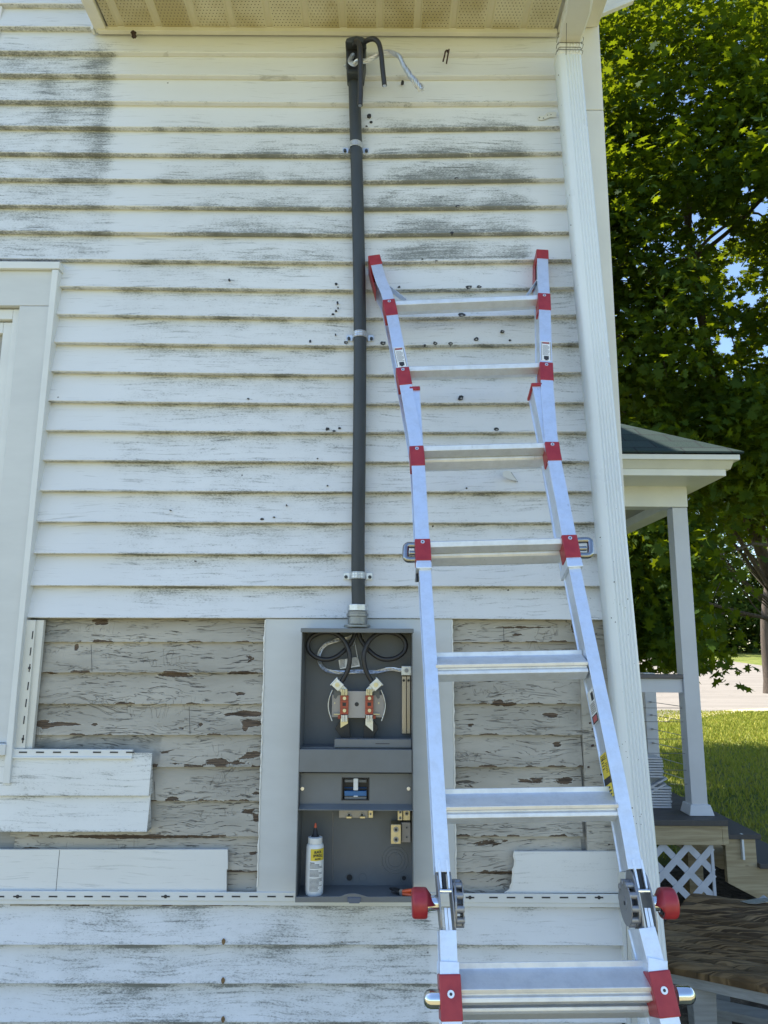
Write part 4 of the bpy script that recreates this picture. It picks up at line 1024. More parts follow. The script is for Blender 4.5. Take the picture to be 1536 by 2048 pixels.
# ================================================================== LADDER
lad = thing('extension_ladder', 'silver aluminium articulated ladder with red rung brackets leaning against the siding', 'ladder', (LP(1000, 1500).x, -.9, 0))
def cprof(side, w_, D, t=.0032, v0=0.0):
    a = w_ / 2
    p = [(-a, v0), (a, v0), (a, v0 - t), (-a + .006, v0 - t), (-a + .006, v0 - D + t), (a, v0 - D + t), (a, v0 - D), (-a, v0 - D), (-a, v0 - D + t), (-a + .003, v0 - D + t), (-a + .003, v0 - t), (-a, v0 - t)]
    return p if side > 0 else [(-x, y) for x, y in p][::-1]
def stations(pts):
    pts = [Vector(p) for p in pts]; st = []
    for i, p in enumerate(pts):
        t = (pts[max(i - 1, 0)] - pts[min(i + 1, len(pts) - 1)]).normalized()
        u = LN.cross(t); u = -u if u.x < 0 else u
        st.append((p, u.normalized(), LN))
    return st
def railpts(pl_, off=0.0, k=4): return smoothpath([LP(x, y, off) for x, y in pl_], k)
OL = [(751, 522), (762, 560), (778, 602), (806, 742), (820, 815), (834, 900), (841, 1010), (846, 1098), (848, 1136)]
OR = [(1085, 510), (1086.5, 560), (1089, 600), (1093, 740), (1098, 820), (1105, 895), (1122, 985), (1142, 1090), (1151, 1134)]
IL = [(829, 775), (850, 1138), (862, 1330), (875, 1560), (886, 1744)]
IR = [(1074, 768), (1150, 1138), (1190, 1330), (1238, 1560), (1271, 1738)]
KL = [(896, 1860), (899, 1945), (904, 2046)]
KR = [(1294, 1855), (1316, 1940), (1341, 2045)]
for side, pl_ in ((-1, OL), (1, OR)):
    mb = MB(); st = stations(railpts(pl_)); mb.sweep(cprof(side, .037, .078), st); mb.build('outer_rail', 'alu', lad, .0007)
for side, pl_ in ((-1, IL), (1, IR)):
    mb = MB(); st = stations(railpts(pl_, -.006, 2)); mb.sweep(cprof(side, .0305, .066), st); mb.build('inner_rail', 'alu', lad, .0007)
GL = []
for side, pl_ in ((-1, KL), (1, KR)):
    a = LP(*pl_[0]); b = LP(*pl_[-1]); d = (b - a); e = a + d * (a.z / -d.z)
    mid_ = LP(*pl_[1])
    mb = MB(); st = stations([a, mid_, b, e]); mb.sweep(cprof(side, .033, .078), st); mb.build('lower_rail', 'alu', lad, .0007)
    mb = MB(); st = stations([LP(pl_[1][0] - 3 * 0, pl_[1][1] - 22, .004), LP(pl_[1][0], pl_[1][1], .004), LP(*pl_[2], .004), e + LN * .004]); mb.sweep(cprof(side, .0375, .086), st); mb.build('lower_outer_rail', 'alu', lad, .0007)
    mb = MB(); mb.obox(e + Vector((0, .03, .02)), ((1, 0, 0), (0, 1, 0), (0, 0, 1)), (.05, .10, .04)); mb.build('foot', 'red', lad, .006)
# rungs
HXf = Vector((1, 0, 0)); 
prof_in = [(-.050, .018), (-.0495, .029), (-.0470, .029), (-.046, .018), (.0025, .0015), (.0015, -.006), (-.005, -.008), (-.005, -.012), (.0005, -.014), (.002, -.022), (-.030, -.040), (-.050, -.040)]
prof_out = [(-.042, .0), (-.003, .002), (0, -.0005), (0, -.0145), (-.022, -.028), (-.046, -.028)]
prof_sec = [(-.030, -.0283), (-.029, -.034), (-.032, -.040), (-.050, -.058), (-.070, -.058), (-.070, -.0285)]
RG = [((786, 602), (1081, 590), 'o'), ((817, 733), (1083, 725.5), 'o'), ((846, 892), (1094, 885.5), 'd'), ((858, 1083.5), (1131, 1076.5), 'd'), ((875, 1330.5), (1172, 1325), 'i'), ((896, 1615), (1233, 1609.5), 'i'), ((919, 1980), (1306, 1975), 'b'),
      ((925, 2330), (1385, 2325), 'i')]
for (pa, pb, kind) in RG:
    a, b = LP(*pa, -.004), LP(*pb, -.004); ax = b - a
    u = Vector((0, -1, 0)); v = ax.cross(u).normalized(); v = v if v.z > 0 else -v
    mb = MB(); a = a - ax.normalized() * .004; b = b + ax.normalized() * .004
    off = [(-.0, 0)]
    for pf in {'o': [prof_out], 'd': [prof_out, prof_sec], 'i': [prof_in], 'b': [prof_in, [(x * 1.0, y - .017) for x, y in prof_sec]]}[kind]:
        mb.sweep(pf, [(a, u, v), (b, u, v)])
    if kind != 'o' and kind != 'i':
        pass
    mb.build('rung', 'alu_rung', lad, .0009)
# lower rungs out of frame down to the ground
# brackets
def along(poly, y0, y1, off=0.0, k=3):
    xs = [p[0] for p in poly]; ys = [p[1] for p in poly]
    return [LP(interp(y, ys, xs), y, off) for y in np.linspace(y0, y1, k)]
def sleeve(poly, side, y0, y1, w_, D=.045, off=.0025, name='bracket', m='red', out=0, rivet=True):
    mb = MB(); a = w_ / 2; pr = [(-a, off), (a, off), (a, -D), (-a, -D)]
    st = stations(along(poly, y0, y1)); mb.sweep(pr, st); o = mb.build(name, m, lad, .0022)
    if rivet:
        p = along(poly, y0 + (y1 - y0) * (.16 if y0 < 1500 else .42), y1)[0] + LN * off
        m2 = MB(); rr = .0052 if y0 < 1500 else .0068; m2.tube([p, p + LN * .0018], rr, 14); m2.k = 1; m2.tube([p + LN * .0018, p + LN * .0021], rr * .42, 10); m2.build('rivet', ['rivet', 'ink'], o, smooth=.6)
    return o
for (poly, s_, y0, y1) in ((OL, -1, 599, 630), (OR, 1, 587, 619.5), (OL, -1, 735, 769), (OR, 1, 725, 760), (OL, -1, 892, 931), (OR, 1, 884, 921), (OL, -1, 1078, 1121), (OR, 1, 1070, 1115)):
    sleeve(poly, s_, y0, y1, .0405)
sleeve(KL, -1, 1948, 2043, .0415, .055, .0075); sleeve(KR, 1, 1941, 2035, .0415, .055, .0075)
sleeve(OL, -1, 1124, 1137, .0400, .082, .002, 'rail_guide', 'alu', rivet=False); sleeve(OR, 1, 1117, 1134, .0400, .082, .002, 'rail_guide', 'alu', rivet=False)
ext = lambda P_, y: [(P_[0][0] + (P_[0][0] - P_[1][0]) * (P_[0][1] - y) / (P_[1][1] - P_[0][1]), y)] + P_
sleeve(ext(OL, 511), -1, 511, 529, .041, .083, .003, 'end_cap', rivet=False); sleeve(ext(OR, 500), 1, 500, 517, .041, .083, .003, 'end_cap', rivet=False)
for (poly, y0, y1) in ((OL, 528, 562), (OR, 516, 548)):     # side skirt of the end caps
    mb = MB(); st = stations(along(poly, y0, y1)); mb.sweep([(-.0203, -.030), (-.0188, -.030), (-.0188, -.082), (-.0203, -.082)], st); mb.sweep([(-.0203, -.0795), (.0203, -.0795), (.0203, -.082), (-.0203, -.082)], st); mb.build('end_cap', 'red', lad, .0005)
sleeve(ext(IL, 772), -1, 772, 778, .0335, .074, .000, 'inner_cap', rivet=False); sleeve(ext(IR, 765), 1, 765, 770, .0335, .074, .000, 'inner_cap', rivet=False)
for (x0, y0, x1, y1) in ((776, 574, 812, 602), (1086, 545, 1048, 600)):
    mb = MB(); a = LP(x0, y0, -.045); b = LP(x1, y1, -.030); d = (b - a).normalized(); mb.obox((a + b) / 2, (d, LN, d.cross(LN)), ((b - a).length, .022, .003)); mb.build('corner_brace', 'alu', lad, .0006)
# chrome lock levers at the fourth rung
for (x0, y0, x1, y1, s_) in ((812, 1090, 836, 1119, -1), (1180, 1080, 1154, 1111, 1)):
    mb = MB(); pts = []
    tl, tr, br, bl = LP(x0, y0, -.02), LP(x1, y0 + 1, -.02), LP(x1, y1, -.02), LP(x0 - s_ * -1, y1, -.02)
    ax = (tr - tl) * .28; ay = (bl - tl) * .2
    mb.tube(smoothpath([tr, tl + ax, tl + ax * .3 + ay * .3, tl + ay, bl - ay, bl + ax * .3 - ay * .3, bl + ax, br], 5), .0085, 12)
    p = lerp(tr, br, .55); q = lerp(tl, bl, .55); mb.tube([p, lerp(p, q, .7)], .0065, 12); mb.build('lock_lever', 'darkchrome', lad, smooth=.8)
for (x, y, s_) in ((884, 1998, -1), (1352, 1990, 1)):
    mb = MB(); c = LP(x, y, -.018); r = .0165; L = .036
    mb.tube([c, c + HXf * s_ * (L - .014), c + HXf * s_ * (L - .007), c + HXf * s_ * (L - .002), c + HXf * s_ * L], [r, r, r * .88, r * .6, r * .25], 22); mb.build('lock_knob', 'chrome', lad, smooth=.6)
# dark stop hook below left guide
mb = MB(); a = LP(834, 1137, -.03); b = LP(835, 1163, -.03); mb.tube([a, b], .0035, 8); mb.build('stop_hook', 'black', lad)
# hinges
for s_, xc in ((-1, 891), (1, 1283)):
    c = LP(xc, 1806, -.032); tt = LT
    axl = (LP(*((886, 1744) if s_ < 0 else (1271, 1738)), -.032) - LP(*((896, 1860) if s_ < 0 else (1294, 1855)), -.032)).normalized()
    h = bpy.data.objects.new('hinge', None); COL.objects.link(h); h.parent = lad; h.location = c - parent_loc(lad)
    def plate(dx, th, hw, hh, name, m):
        mb = MB(); P = []
        for i in range(24):
            a = 2 * math.pi * i / 24; ca, sa = math.cos(a), math.sin(a)
            P.append(c + HXf * dx + LN * (hw * ca * (1 if abs(sa) < .85 else .8)) + axl * (hh * sa))
        mb.poly(P, HXf * th); return mb.build(name, m, h, .0008)
    plate(-.0155, .0035, .036, .068, 'hinge_plate', 'castalu'); plate(.0115, .0035, .036, .068, 'hinge_plate', 'castalu')
    mb = MB(); mb.obox(c + axl * .045 - LN * .004, (HXf, LN, axl), (.008, .050, .05)); mb.build('spacer', 'black', h, .001)
    for dx in (-.0085, .0085):
        mb = MB(); mb.obox(c + axl * (.052) + HXf * dx + LN * .024, (HXf, LN, axl), (.0045, .010, .055)); mb.build('tongue', 'alu', h, .0008)
    for dx in (-.0035, .0035):
        mb = MB(); mb.obox(c - axl * (.036) + HXf * dx + LN * .026, (HXf, LN, axl), (.0060, .010, .052)); mb.build('tongue', 'alu', h, .0008)
    mb = MB(); mb.tube([c + axl * .020 + LN * .030 - HXf * .012, c + axl * .020 + LN * .030 + HXf * .012], .004, 10); mb.build('pin', 'chrome', h, smooth=.6)
    # ribbed disc on the inner side
    i0 = -s_ * .016; i1 = -s_ * .034; rd = .044
    mb = MB(); mb.tube([c + HXf * i0, c + HXf * (i0 + (i1 - i0) * .22)], rd, 28); mb.tube([c + HXf * i1, c + HXf * (i1 - (i1 - i0) * .12)], [rd * .96, rd * .96], 28)
    for k in range(10):
        a = 2 * math.pi * k / 10 + .3; p = c + LN * (rd * .86 * math.cos(a)) + axl * (rd * .86 * math.sin(a)); mb.tube([p + HXf * i0, p + HXf * i1], .0068, 10)
    mb.tube([c + HXf * i0, c + HXf * (i1 * 1.02)], .013, 16)
    mb.build('hinge_disc', 'castalu', h, .0008, smooth=.6)
    mb = MB(); p = c + HXf * i1 * 1.03 + LN * .0; mb.tube([p, p - HXf * s_ * .0006], .004, 10); mb.build('bolt_hole', 'black', h)
    mb = MB(); mb.tube([c + HXf * s_ * .012, c + HXf * s_ * .040], .0150, 22); mb.tube([c + HXf * s_ * .034, c + HXf * s_ * .040], .0165, 22); mb.build('knob_shaft', 'chrome', h, smooth=.6)
    rk = .0295; k0, k1 = .038, .069
    prof = [(k0, rk * .78), (k0, rk * .93), (k0 + .002, rk * .98), (k0 + .006, rk), (k1 - .006, rk), (k1 - .002, rk * .95), (k1, rk * .85)]
    mb = MB(); mb.tube([c + HXf * s_ * q for q, r in prof], [r for q, r in prof], 32); 
    mb.build('knob', 'red', h, smooth=.7)
    mb = MB(); mb.tube([c + HXf * s_ * (k0 - .0006), c + HXf * s_ * k0], rk * .72, 24); mb.build('knob_recess', 'black', h)
# warning stickers
def sticker(poly, y0, y1, w_, off, parts, name, mats_):
    c0 = along(poly, y0, y0 + .1, 0, 2)[0]; c1 = along(poly, y1, y1 + .1, 0, 2)[0]
    d = (c0 - c1); H = d.length; d.normalize(); u = LN.cross(d).normalized(); u = u if u.x > 0 else -u
    mb = MB()
    for (k, u0, u1, t0, t1, lift) in parts:
        mb.k = k; P = [c1 + u * (a * w_) + d * (b * H) + LN * (off + lift) for a, b in ((u0, t0), (u1, t0), (u1, t1), (u0, t1))]; mb.poly(P, LN * .00015)
    return mb.build(name, mats_, lad)
parts = [(0, -.5, .5, 0, 1, 0), (1, -.47, -.43, .03, .97, .0002), (1, .43, .47, .03, .97, .0002), (1, -.36, .36, .87, .96, .0002), (2, -.30, .30, .885, .945, .0004), (1, -.22, .26, .07, .25, .0002), (1, -.10, .14, .03, .08, .0003)]
for i in range(10):
    parts.append((1, -.34, (.34, .2, .3, .36)[i % 4], .30 + i * .053, .316 + i * .053, .0002))
sticker(OL, 695, 734, .031, .0004, parts, 'warning_label', ['paper', 'ink', 'labelred'])
sticker(OR, 683, 722, .031, .0004, parts, 'warning_label', ['paper', 'ink', 'labelred'])
def websticker(y0, y1, parts, mats_, name):
    # lies on the inner face of the right rail's web
    c0 = along(IR, y0, y0 + .1)[0]; c1 = along(IR, y1, y1 + .1)[0]; d = c0 - c1; H = d.length; d.normalize(); u = LN.cross(d).normalized(); u = u if u.x > 0 else -u
    mb = MB()
    for (k, v0, v1, t0, t1, lift) in parts:
        mb.k = k; P = [c1 + u * (-.0152 + .003 - .0006 - lift) + LN * (-.006 - .0045 - v * .056) + d * (t * H) for v, t in ((v0, t0), (v1, t0), (v1, t1), (v0, t1))]; mb.poly(P, u * .0002)
    return mb.build(name, mats_, lad)
pp = [(0, .05, .95, 0, 1, 0), (1, .05, .95, .30, .45, .0004), (1, .2, .8, .12, .16, .0004), (1, .2, .8, .05, .08, .0004), (1, .3, .7, .20, .24, .0004)] + [(1, .15, .4, .55 + .04 * i, .565 + .04 * i, .0004) for i in range(6)] + [(1, .5, .85, .66 + .07 * i, .68 + .07 * i, .0004) for i in range(4)] + [(1, .15, .8, .86 + .04 * i, .875 + .04 * i, .0004) for i in range(3)]
websticker(1500, 1588, pp, ['yellow', 'ink'], 'caution_label')
pp = [(0, .05, .95, 0, 1, 0), (1, .1, .9, .02, .26, .0004), (2, .22, .78, .06, .22, .0006), (1, .15, .5, .66, .90, .0004)] + [(1, .15, .85, .32 + .045 * i, .335 + .045 * i, .0004) for i in range(7)]
websticker(1370, 1437, pp, ['paper', 'ink', 'labelred'], 'danger_label')

# ================================================================== PORCH
YP = 2.54
po = W(1395, 1635, YP); DZ = W(1380, 1638, YP - .10).z
porch = thing('porch', 'white roofed side porch with square post, cable railing, dark deck and lattice skirt', 'porch', (1.6, 4.0, 0))
pw = .102
px0 = (W(1344, 1020, YP).x + W(1384, 1600, YP).x) / 2; 
ztopP = W(1370, 1015, YP).z
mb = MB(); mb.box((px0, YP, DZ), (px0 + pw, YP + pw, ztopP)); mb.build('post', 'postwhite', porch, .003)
mb = MB(); c0 = (px0 - .018, px0 + pw + .018)
mb.hexa([(px0 - .028, YP - .028, DZ + .002), (px0 + pw + .028, YP - .028, DZ + .002), (px0 + pw + .028, YP + pw + .028, DZ + .002), (px0 - .028, YP + pw + .028, DZ + .002)],
        [(px0 - .012, YP - .012, DZ + .065), (px0 + pw + .012, YP - .012, DZ + .065), (px0 + pw + .012, YP + pw + .012, DZ + .065), (px0 - .012, YP + pw + .012, DZ + .065)]); mb.build('post_base', 'postwhite', porch, .003)
bz0 = W(1300, 1014, YP).z; bz1 = W(1300, 962, YP).z; bxr = W(1374, 990, YP - .01).x; YE = 7.0; XW = HX1 + .003
mb = MB(); mb.box((XW, YP - .012, bz0), (bxr, YP + .11, bz1)); mb.build('beam', 'porchwhite', porch, .003)
mb = MB(); mb.box((bxr - .13, YP + .111, bz0), (bxr, YE, bz1)); mb.build('side_beam', 'porchwhite', porch, .003)
mb = MB(); mb.box((XW, YP + .111, bz0 + .06), (bxr - .131, YE, bz0 + .08)); mb.build('ceiling', mat('porch_ceiling', (.40, .38, .30), .6, 0, .06, 4, .05), porch)
# eaves
YEv = YP - .34; exr = W(1452, 945, YEv).x
z = lambda y, Y: W(1350, y, Y).z
mb = MB(); mb.box((XW, YEv + .02, bz1 + .001), (exr - .02, YE, bz1 + .018)); mb.build('eave_soffit', 'porchwhite', porch)
mb = MB()
za0, za1 = z(951, YEv), z(938, YEv); mb.box((XW, YEv, za0), (exr, YE, za1)); mb.build('fascia', 'porchwhite', porch, .002)
mb = MB(); Y2 = YEv - .012; xr2 = W(1462, 930, Y2).x; mb.poly([(XW, YEv - .004, za1 + .0005), (XW, YEv - .060, z(919, YEv - .06)), (XW, YEv + .05, z(919, YEv - .06)), (XW, YEv + .05, za1 + .0005)], (xr2 - XW, 0, 0)); mb.build('crown_moulding', 'porchwhite', porch)
mb = MB(); Y3 = YEv - .075; mb.box((XW, Y3, z(918.5, Y3)), (W(1480, 912, Y3).x, YE, z(908, Y3))); mb.build('gutter', 'porchwhite', porch, .003)
mb = MB(); rz = z(907, Y3) + .002; xe = W(1487, 907, Y3).x; rise = .50
A = [(XW, Y3 - .01, rz), (xe, Y3 - .01, rz), (XW + .05, Y3 + 1.0, rz + .95 * rise), (XW, Y3 + 1.0, rz + 1.0 * rise)]
ridge_x = XW
mb.poly([(XW, Y3 - .01, rz), (xe, Y3 - .01, rz), (XW, Y3 - .01 + (xe - XW), rz + (xe - XW) * .62)], (0, 0, .012)); 
mb.poly([(xe, Y3 - .01, rz), (xe, YE, rz), (XW, YE, rz + (xe - XW) * .62), (XW, Y3 - .01 + (xe - XW), rz + (xe - XW) * .62)], (0, 0, .012)); mb.build('roof', 'shingle', porch)
mb = MB()
for k in range(7):
    x = lerp(XW, bxr, .15 + k * .17); 
    if x < exr - .03: mb.box((x, YEv + .025, bz1 - .0006), (x + .006, YP - .013, bz1 + .0008))
for k in range(8): mb.box((bxr + .002, YP - .2 + k * .17, bz1 - .0006), (exr - .02, YP - .194 + k * .17, bz1 + .0008))
mb.build('soffit_groove', 'ink', porch, split=True)
# deck
dxr = W(1456, 1640, YP - .13).x; Yd0 = YP - .13
mb = MB(); dth = .035; n = 9
yy = Yd0
k = 0
while yy < 6.9:
    mb.box((XW, yy, DZ - dth), (dxr, min(yy + .136, 6.95), DZ)); yy += .141; k += 1
mb.build('deck_board', 'deck', porch, .003)
zr0, zr1 = W(1350, 1690, Yd0 + .02).z, DZ - dth - .001; xr_ = W(1444, 1660, Yd0 + .02).x
mb = MB(); mb.box((XW, Yd0 + .02, zr0), (xr_, Yd0 + .058, zr1)); mb.build('rim_joist', 'pine', porch, .002)
mb = MB(); mb.box((xr_ + .001, Yd0 + .02, zr0), (xr_ + .038, 6.9, zr1)); mb.build('rim_joist', 'pine', porch, .002)
mb = MB(); mb.box((XW, Yd0 + .062, zr0 - .01), (xr_ - .01, Yd0 + .08, zr1)); mb.box((xr_ - .15, Yd0 + .20, 0), (xr_ - .06, Yd0 + .29, zr0)); mb.build('inner_joist', 'pine', porch, split=True)
# railing
ry = YP + .02; rx0 = XW; z1_ = W(1310, 1349, ry).z; z2_ = W(1310, 1357, ry).z; z3_ = W(1310, 1385, ry).z
mb = MB(); mb.box((rx0, ry - .02, z2_), (px0 - .001, ry + .10, z1_)); mb.build('rail_cap', 'handrail', porch, .003)
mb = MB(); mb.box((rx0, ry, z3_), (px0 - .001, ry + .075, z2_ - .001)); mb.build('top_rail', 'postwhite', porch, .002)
yq = YP + 1.15; qx = (W(1290, 1400, yq).x, W(1314, 1400, yq).x)
pr = MB(); xq0 = W(1290.5, 1400, yq).x; xq1 = W(1316, 1450, yq).x
pr.box((xq0, yq, DZ + .001), (xq1, yq + .1, z1_ - .03)); rp = pr.build('rail_post', 'postwhite', porch, .002)
mb = MB(); mb.box((xq0, YP + pw + .001, z3_), (xq1, yq - .001, z2_ - .001)); mb.box((px0, YP + pw + .001, z2_), (px0 + .1, yq, z1_));
wires = []
for (y0, y1, a) in ((1404, 1413, 0), (1430, 1441, 0), (1458, 1472, 0), (1486, 1500, 0), (1513, 1530, 0), (1540, 1560, 0)):
    w1 = MB(); p = W(1301 + (y0 - 1404) * .07, y0, yq - .004); q = Vector((px0 + .001, YP + pw * .5, W(1362, y1, YP + .05).z)); w1.tube([p, q], .0024, 6); w1.build('cable', 'steel_wire', porch)
    w2 = MB(); w2.tube([p + Vector((0, .004, 0)), p + Vector((0, -.012, 0))], .008, 10); w2.build('cable_fitting', 'castalu', porch, smooth=.6)
for y in (1416, 1443.5, 1478, 1506.5, 1540, 1568):
    w1 = MB(); zc_ = W(1330, y, YP + .05).z; w1.tube([(XW, YP + .05, zc_), (px0 - .001, YP + .05, zc_)], .0020, 6); w1.build('cable', 'steel_wire', porch)
# lattice
lz0, lz1 = .0, zr0 - .002; lx0, lx1 = XW + .01, W(1427, 1720, Yd0 + .05).x; Ylat = Yd0 + .06
lat = MB(); wd = .040; pit = .155
def clipseg(p, q):
    # Liang-Barsky clip in xz
    x0, z0 = p; x1, z1 = q; t0, t1 = 0, 1; dx, dz = x1 - x0, z1 - z0
    for pp_, qq in ((-dx, x0 - lx0), (dx, lx1 - x0), (-dz, z0 - lz0), (dz, lz1 - z0)):
        if pp_ == 0:
            if qq < 0: return None
        else:
            r = qq / pp_
            if pp_ < 0: t0 = max(t0, r)
            else: t1 = min(t1, r)
    return None if t0 >= t1 else ((x0 + dx * t0, z0 + dz * t0), (x0 + dx * t1, z0 + dz * t1))
for s_ in (1, -1):
    for k in range(-14, 24):
        c = lx0 + k * pit + .02
        sg = clipseg((c, lz0 - .5), (c + s_ * 1.6, lz0 + 1.1)) if s_ > 0 else clipseg((c, lz0 - .5), (c - 1.6, lz0 + 1.1))
        if sg:
            (a, b), (c2, d2) = sg; A = Vector((a, Ylat - (.004 if s_ > 0 else 0), b)); B2 = Vector((c2, Ylat - (.004 if s_ > 0 else 0), d2)); dd = B2 - A
            if dd.length > .03: lat.obox((A + B2) / 2, (dd, (0, 1, 0), dd.cross(Vector((0, 1, 0)))), (dd.length, .004, wd))
lat.box((lx1 - .012, Ylat - .007, lz0), (lx1 + .006, Ylat + .006, lz1)); lat.build('lattice_skirt', 'lattice', porch, .0006)
# steps down to the right
sp0 = xr_ + .04
mb = MB(); S0z = W(1475, 1665, Yd0 + .1).z
run, ri = .27, .17
P = []
zt1 = S0z - .03
x = sp0
pts = [(x, zt1), (x + .19, zt1), (x + .19, zt1 - ri), (x + .19 + run, zt1 - ri), (x + .19 + run, zt1 - 2 * ri), (x + .19 + 2 * run, zt1 - 2 * ri), (x + .19 + 2 * run, .0), (x + .42, .0), (x, zt1 - .26)]
mb.poly([(a, Yd0 + .08, b) for a, b in pts], (0, .04, 0)); mb.poly([(a, Yd0 + 1.1, b) for a, b in pts], (0, .04, 0)); mb.build('stair_stringer', 'pine', porch, .002, split=True)
for k in range(3):
    xa = sp0 + (.0 if k == 0 else .19 + (k - 1) * run); xb = sp0 + .215 + k * run
    mb = MB(); mb.box((xa + .002, Yd0 + .05, zt1 - k * ri + .001), (xb, Yd0 + 1.2, zt1 - k * ri + .030)); mb.build('tread', 'deck', porch, .003)
mb = MB(); a = W(1482, 1668, Yd0 + .06); mb.box((a.x, Yd0 + .055, a.z - .15), (a.x + .012, Yd0 + .0785, a.z)); mb.build('trim_strip', 'white', porch)

# ---- bundle of siding offcuts on the deck
bun = thing('siding_bundle', 'loose stack of grey-white siding offcuts lying on the porch deck beside the railing post', 'siding pieces', (XW + .25, YP + .25, DZ))
bz = DZ + .004; k = 0
xb1 = W(1345, 1600, YP + .18).x
while k < 17:
    if k < 8: a, b, dz, tilt = XW + .01, xb1 - random.uniform(0, .008), .0172, 0
    elif k == 8: bz += .055; k += 1; continue
    else: a, b, dz, tilt = XW + .01, xb1 - .045 - random.uniform(0, .008), .0165, 0
    mb = MB(); mb.box((a, YP + .18 + random.uniform(-.003, .003), bz), (b, YP + .34, bz + dz * .72)); o = mb.build('offcut', 'postwhite', bun, .002)
    bz += dz; k += 1
mb = MB(); a = W(1297, 1588, YP + .17); b = W(1333, 1568, YP + .17); d = b - a
mb.obox((a + b) / 2 + Vector((0, .08, 0)), (d, (0, 1, 0), d.cross(Vector((0, 1, 0)))), (d.length, .15, .012)); mb.obox((a + b) / 2 + Vector((.01, .08, .035)), (d, (0, 1, 0), d.cross(Vector((0, 1, 0)))), (d.length * 1.0, .15, .012))
mb.build('offcut', 'postwhite', bun, .001)
mb = MB(); mb.box((XW + .012, YP + .22, DZ + .10), (xb1 - .06, YP + .33, DZ + .215)); mb.build('offcut_core', 'greywood', bun)

# ---- wood grain panel in the lower right
SZ = .52
qs = [G(1386, 1781, SZ), G(1640, 1815, SZ), G(1640, 1990, SZ), G(1322, 1926, SZ), G(1322, 1845, SZ), G(1345, 1825, SZ)]
cs = sum(qs, Vector()) / len(qs)
slab = thing('plank_table', 'low table of dark brown strongly grained boards on a grey frame at lower right', 'table', (cs.x, cs.y, 0))
NB = 9; tl_ = [0]
for k in range(NB): tl_.append(tl_[-1] + random.uniform(.8, 1.25))
tl_ = [q / tl_[-1] for q in tl_]
def Lp(t): return G(interp(t, [0, .5, .75, 1], [1322, 1322, 1345, 1386]), interp(t, [0, .5, .75, 1], [1926, 1848, 1822, 1781]), SZ)
def Rp(t): return G(1640, interp(t, [0, 1], [1990, 1815]), SZ)
for k in range(NB):
    ta, tb = tl_[k], tl_[k + 1] - .006; n = 40; m = 7; vs = []; sh_ = random.uniform(-.012, .012); hh = random.uniform(0, .006)
    for i in range(n + 1):
        u_ = i / n
        for j in range(m):
            v_ = j / (m - 1); t = lerp(ta, tb, v_); L = Lp(t); R_ = Rp(t); d = (R_ - L).normalized(); p = lerp(L + d * sh_, R_, u_)
            wv = mnoise.noise(Vector((p.x * 3, k * 7.1, v_))) * .006; bul = .012 * (1 - (2 * v_ - 1) ** 4) + .005 * mnoise.noise(Vector((p.x * 5, p.y * 30, k)))
            if i in (0, n) or j in (0, m - 1): bul = 0
            vs.append((p.x, p.y + wv, SZ - .014 + hh + bul))
    N0 = len(vs); vs += [(a_, b_, SZ - .03) for a_, b_, c_ in vs]
    fs = [(i * m + j, (i + 1) * m + j, (i + 1) * m + j + 1, i * m + j + 1) for i in range(n) for j in range(m - 1)]
    ring = [i * m for i in range(n + 1)] + [n * m + j for j in range(1, m)] + [i * m + m - 1 for i in range(n - 1, -1, -1)] + [j for j in range(m - 2, 0, -1)]
    fs += [(ring[q], ring[(q + 1) % len(ring)], ring[(q + 1) % len(ring)] + N0, ring[q] + N0)[::-1] for q in range(len(ring))]
    mb = MB(); mb.add(vs, fs); mb.build('board', 'slab', slab, smooth=.9)
mb = MB(); f0 = G(1318, 1935, SZ - .025); f1 = G(1660, 2010, SZ - .025); d = (f1 - f0).normalized(); nrm = Vector((d.y, -d.x, 0))
mb.obox((f0 + f1) / 2 + Vector((0, 0, -.022)) - nrm * .02, (d, nrm, (0, 0, 1)), ((f1 - f0).length, .04, .045)); mb.build('front_beam', 'greywood', slab, .002)
b0 = qs[0]; mb = MB(); mb.obox(lerp(qs[0], qs[1], .5) + Vector((0, -.05, -.047)), ((qs[1] - qs[0]), (0, 1, 0), (0, 0, 1)), ((qs[1] - qs[0]).length, .04, .045)); mb.build('back_beam', 'greywood', slab, .002)
for (t, q) in ((.30, 0), (.92, 0)):
    p = lerp(f0, f1, t); mb = MB(); mb.hexa([(p.x - .03, p.y + .03, 0), (p.x + .03, p.y + .03, 0), (p.x + .03, p.y + .09, 0), (p.x - .03, p.y + .09, 0)], [(p.x - .045, p.y + .03, SZ - .05), (p.x + .045, p.y + .03, SZ - .05), (p.x + .045, p.y + .09, SZ - .05), (p.x - .045, p.y + .09, SZ - .05)]); mb.build('leg', 'greywood', slab, .003)
for t in (.1, .9):
    p = lerp(qs[0], qs[1], t) + Vector((0, -.08, 0)); mb = MB(); mb.box((p.x - .035, p.y - .03, 0), (p.x + .035, p.y + .03, SZ - .07)); mb.build('leg', 'greywood', slab, .003)
mb = MB(); r0_ = G(1400, 2010, .12); r1_ = G(1640, 2060, .12); d = (r1_ - r0_).normalized(); mb.obox((r0_ + r1_) / 2, (d, Vector((d.y, -d.x, 0)), (0, 0, 1)), ((r1_ - r0_).length, .10, .035)); mb.build('stretcher', 'greywood', slab, .003)
# metal offcut on it
mb = MB(); P = [G(1480, 1803, SZ + .003), G(1518, 1797, SZ + .003), G(1527, 1791, SZ + .010), G(1536, 1797, SZ + .003), G(1560, 1800, SZ + .003), G(1512, 1808, SZ + .003), G(1496, 1807, SZ + .003)]
mb.poly(P, (0, 0, .002)); o = mb.build('metal_offcut', 'galv', None); tag(o, 'thin pale metal flashing offcut lying on the brown grained boards at right', 'metal scrap')

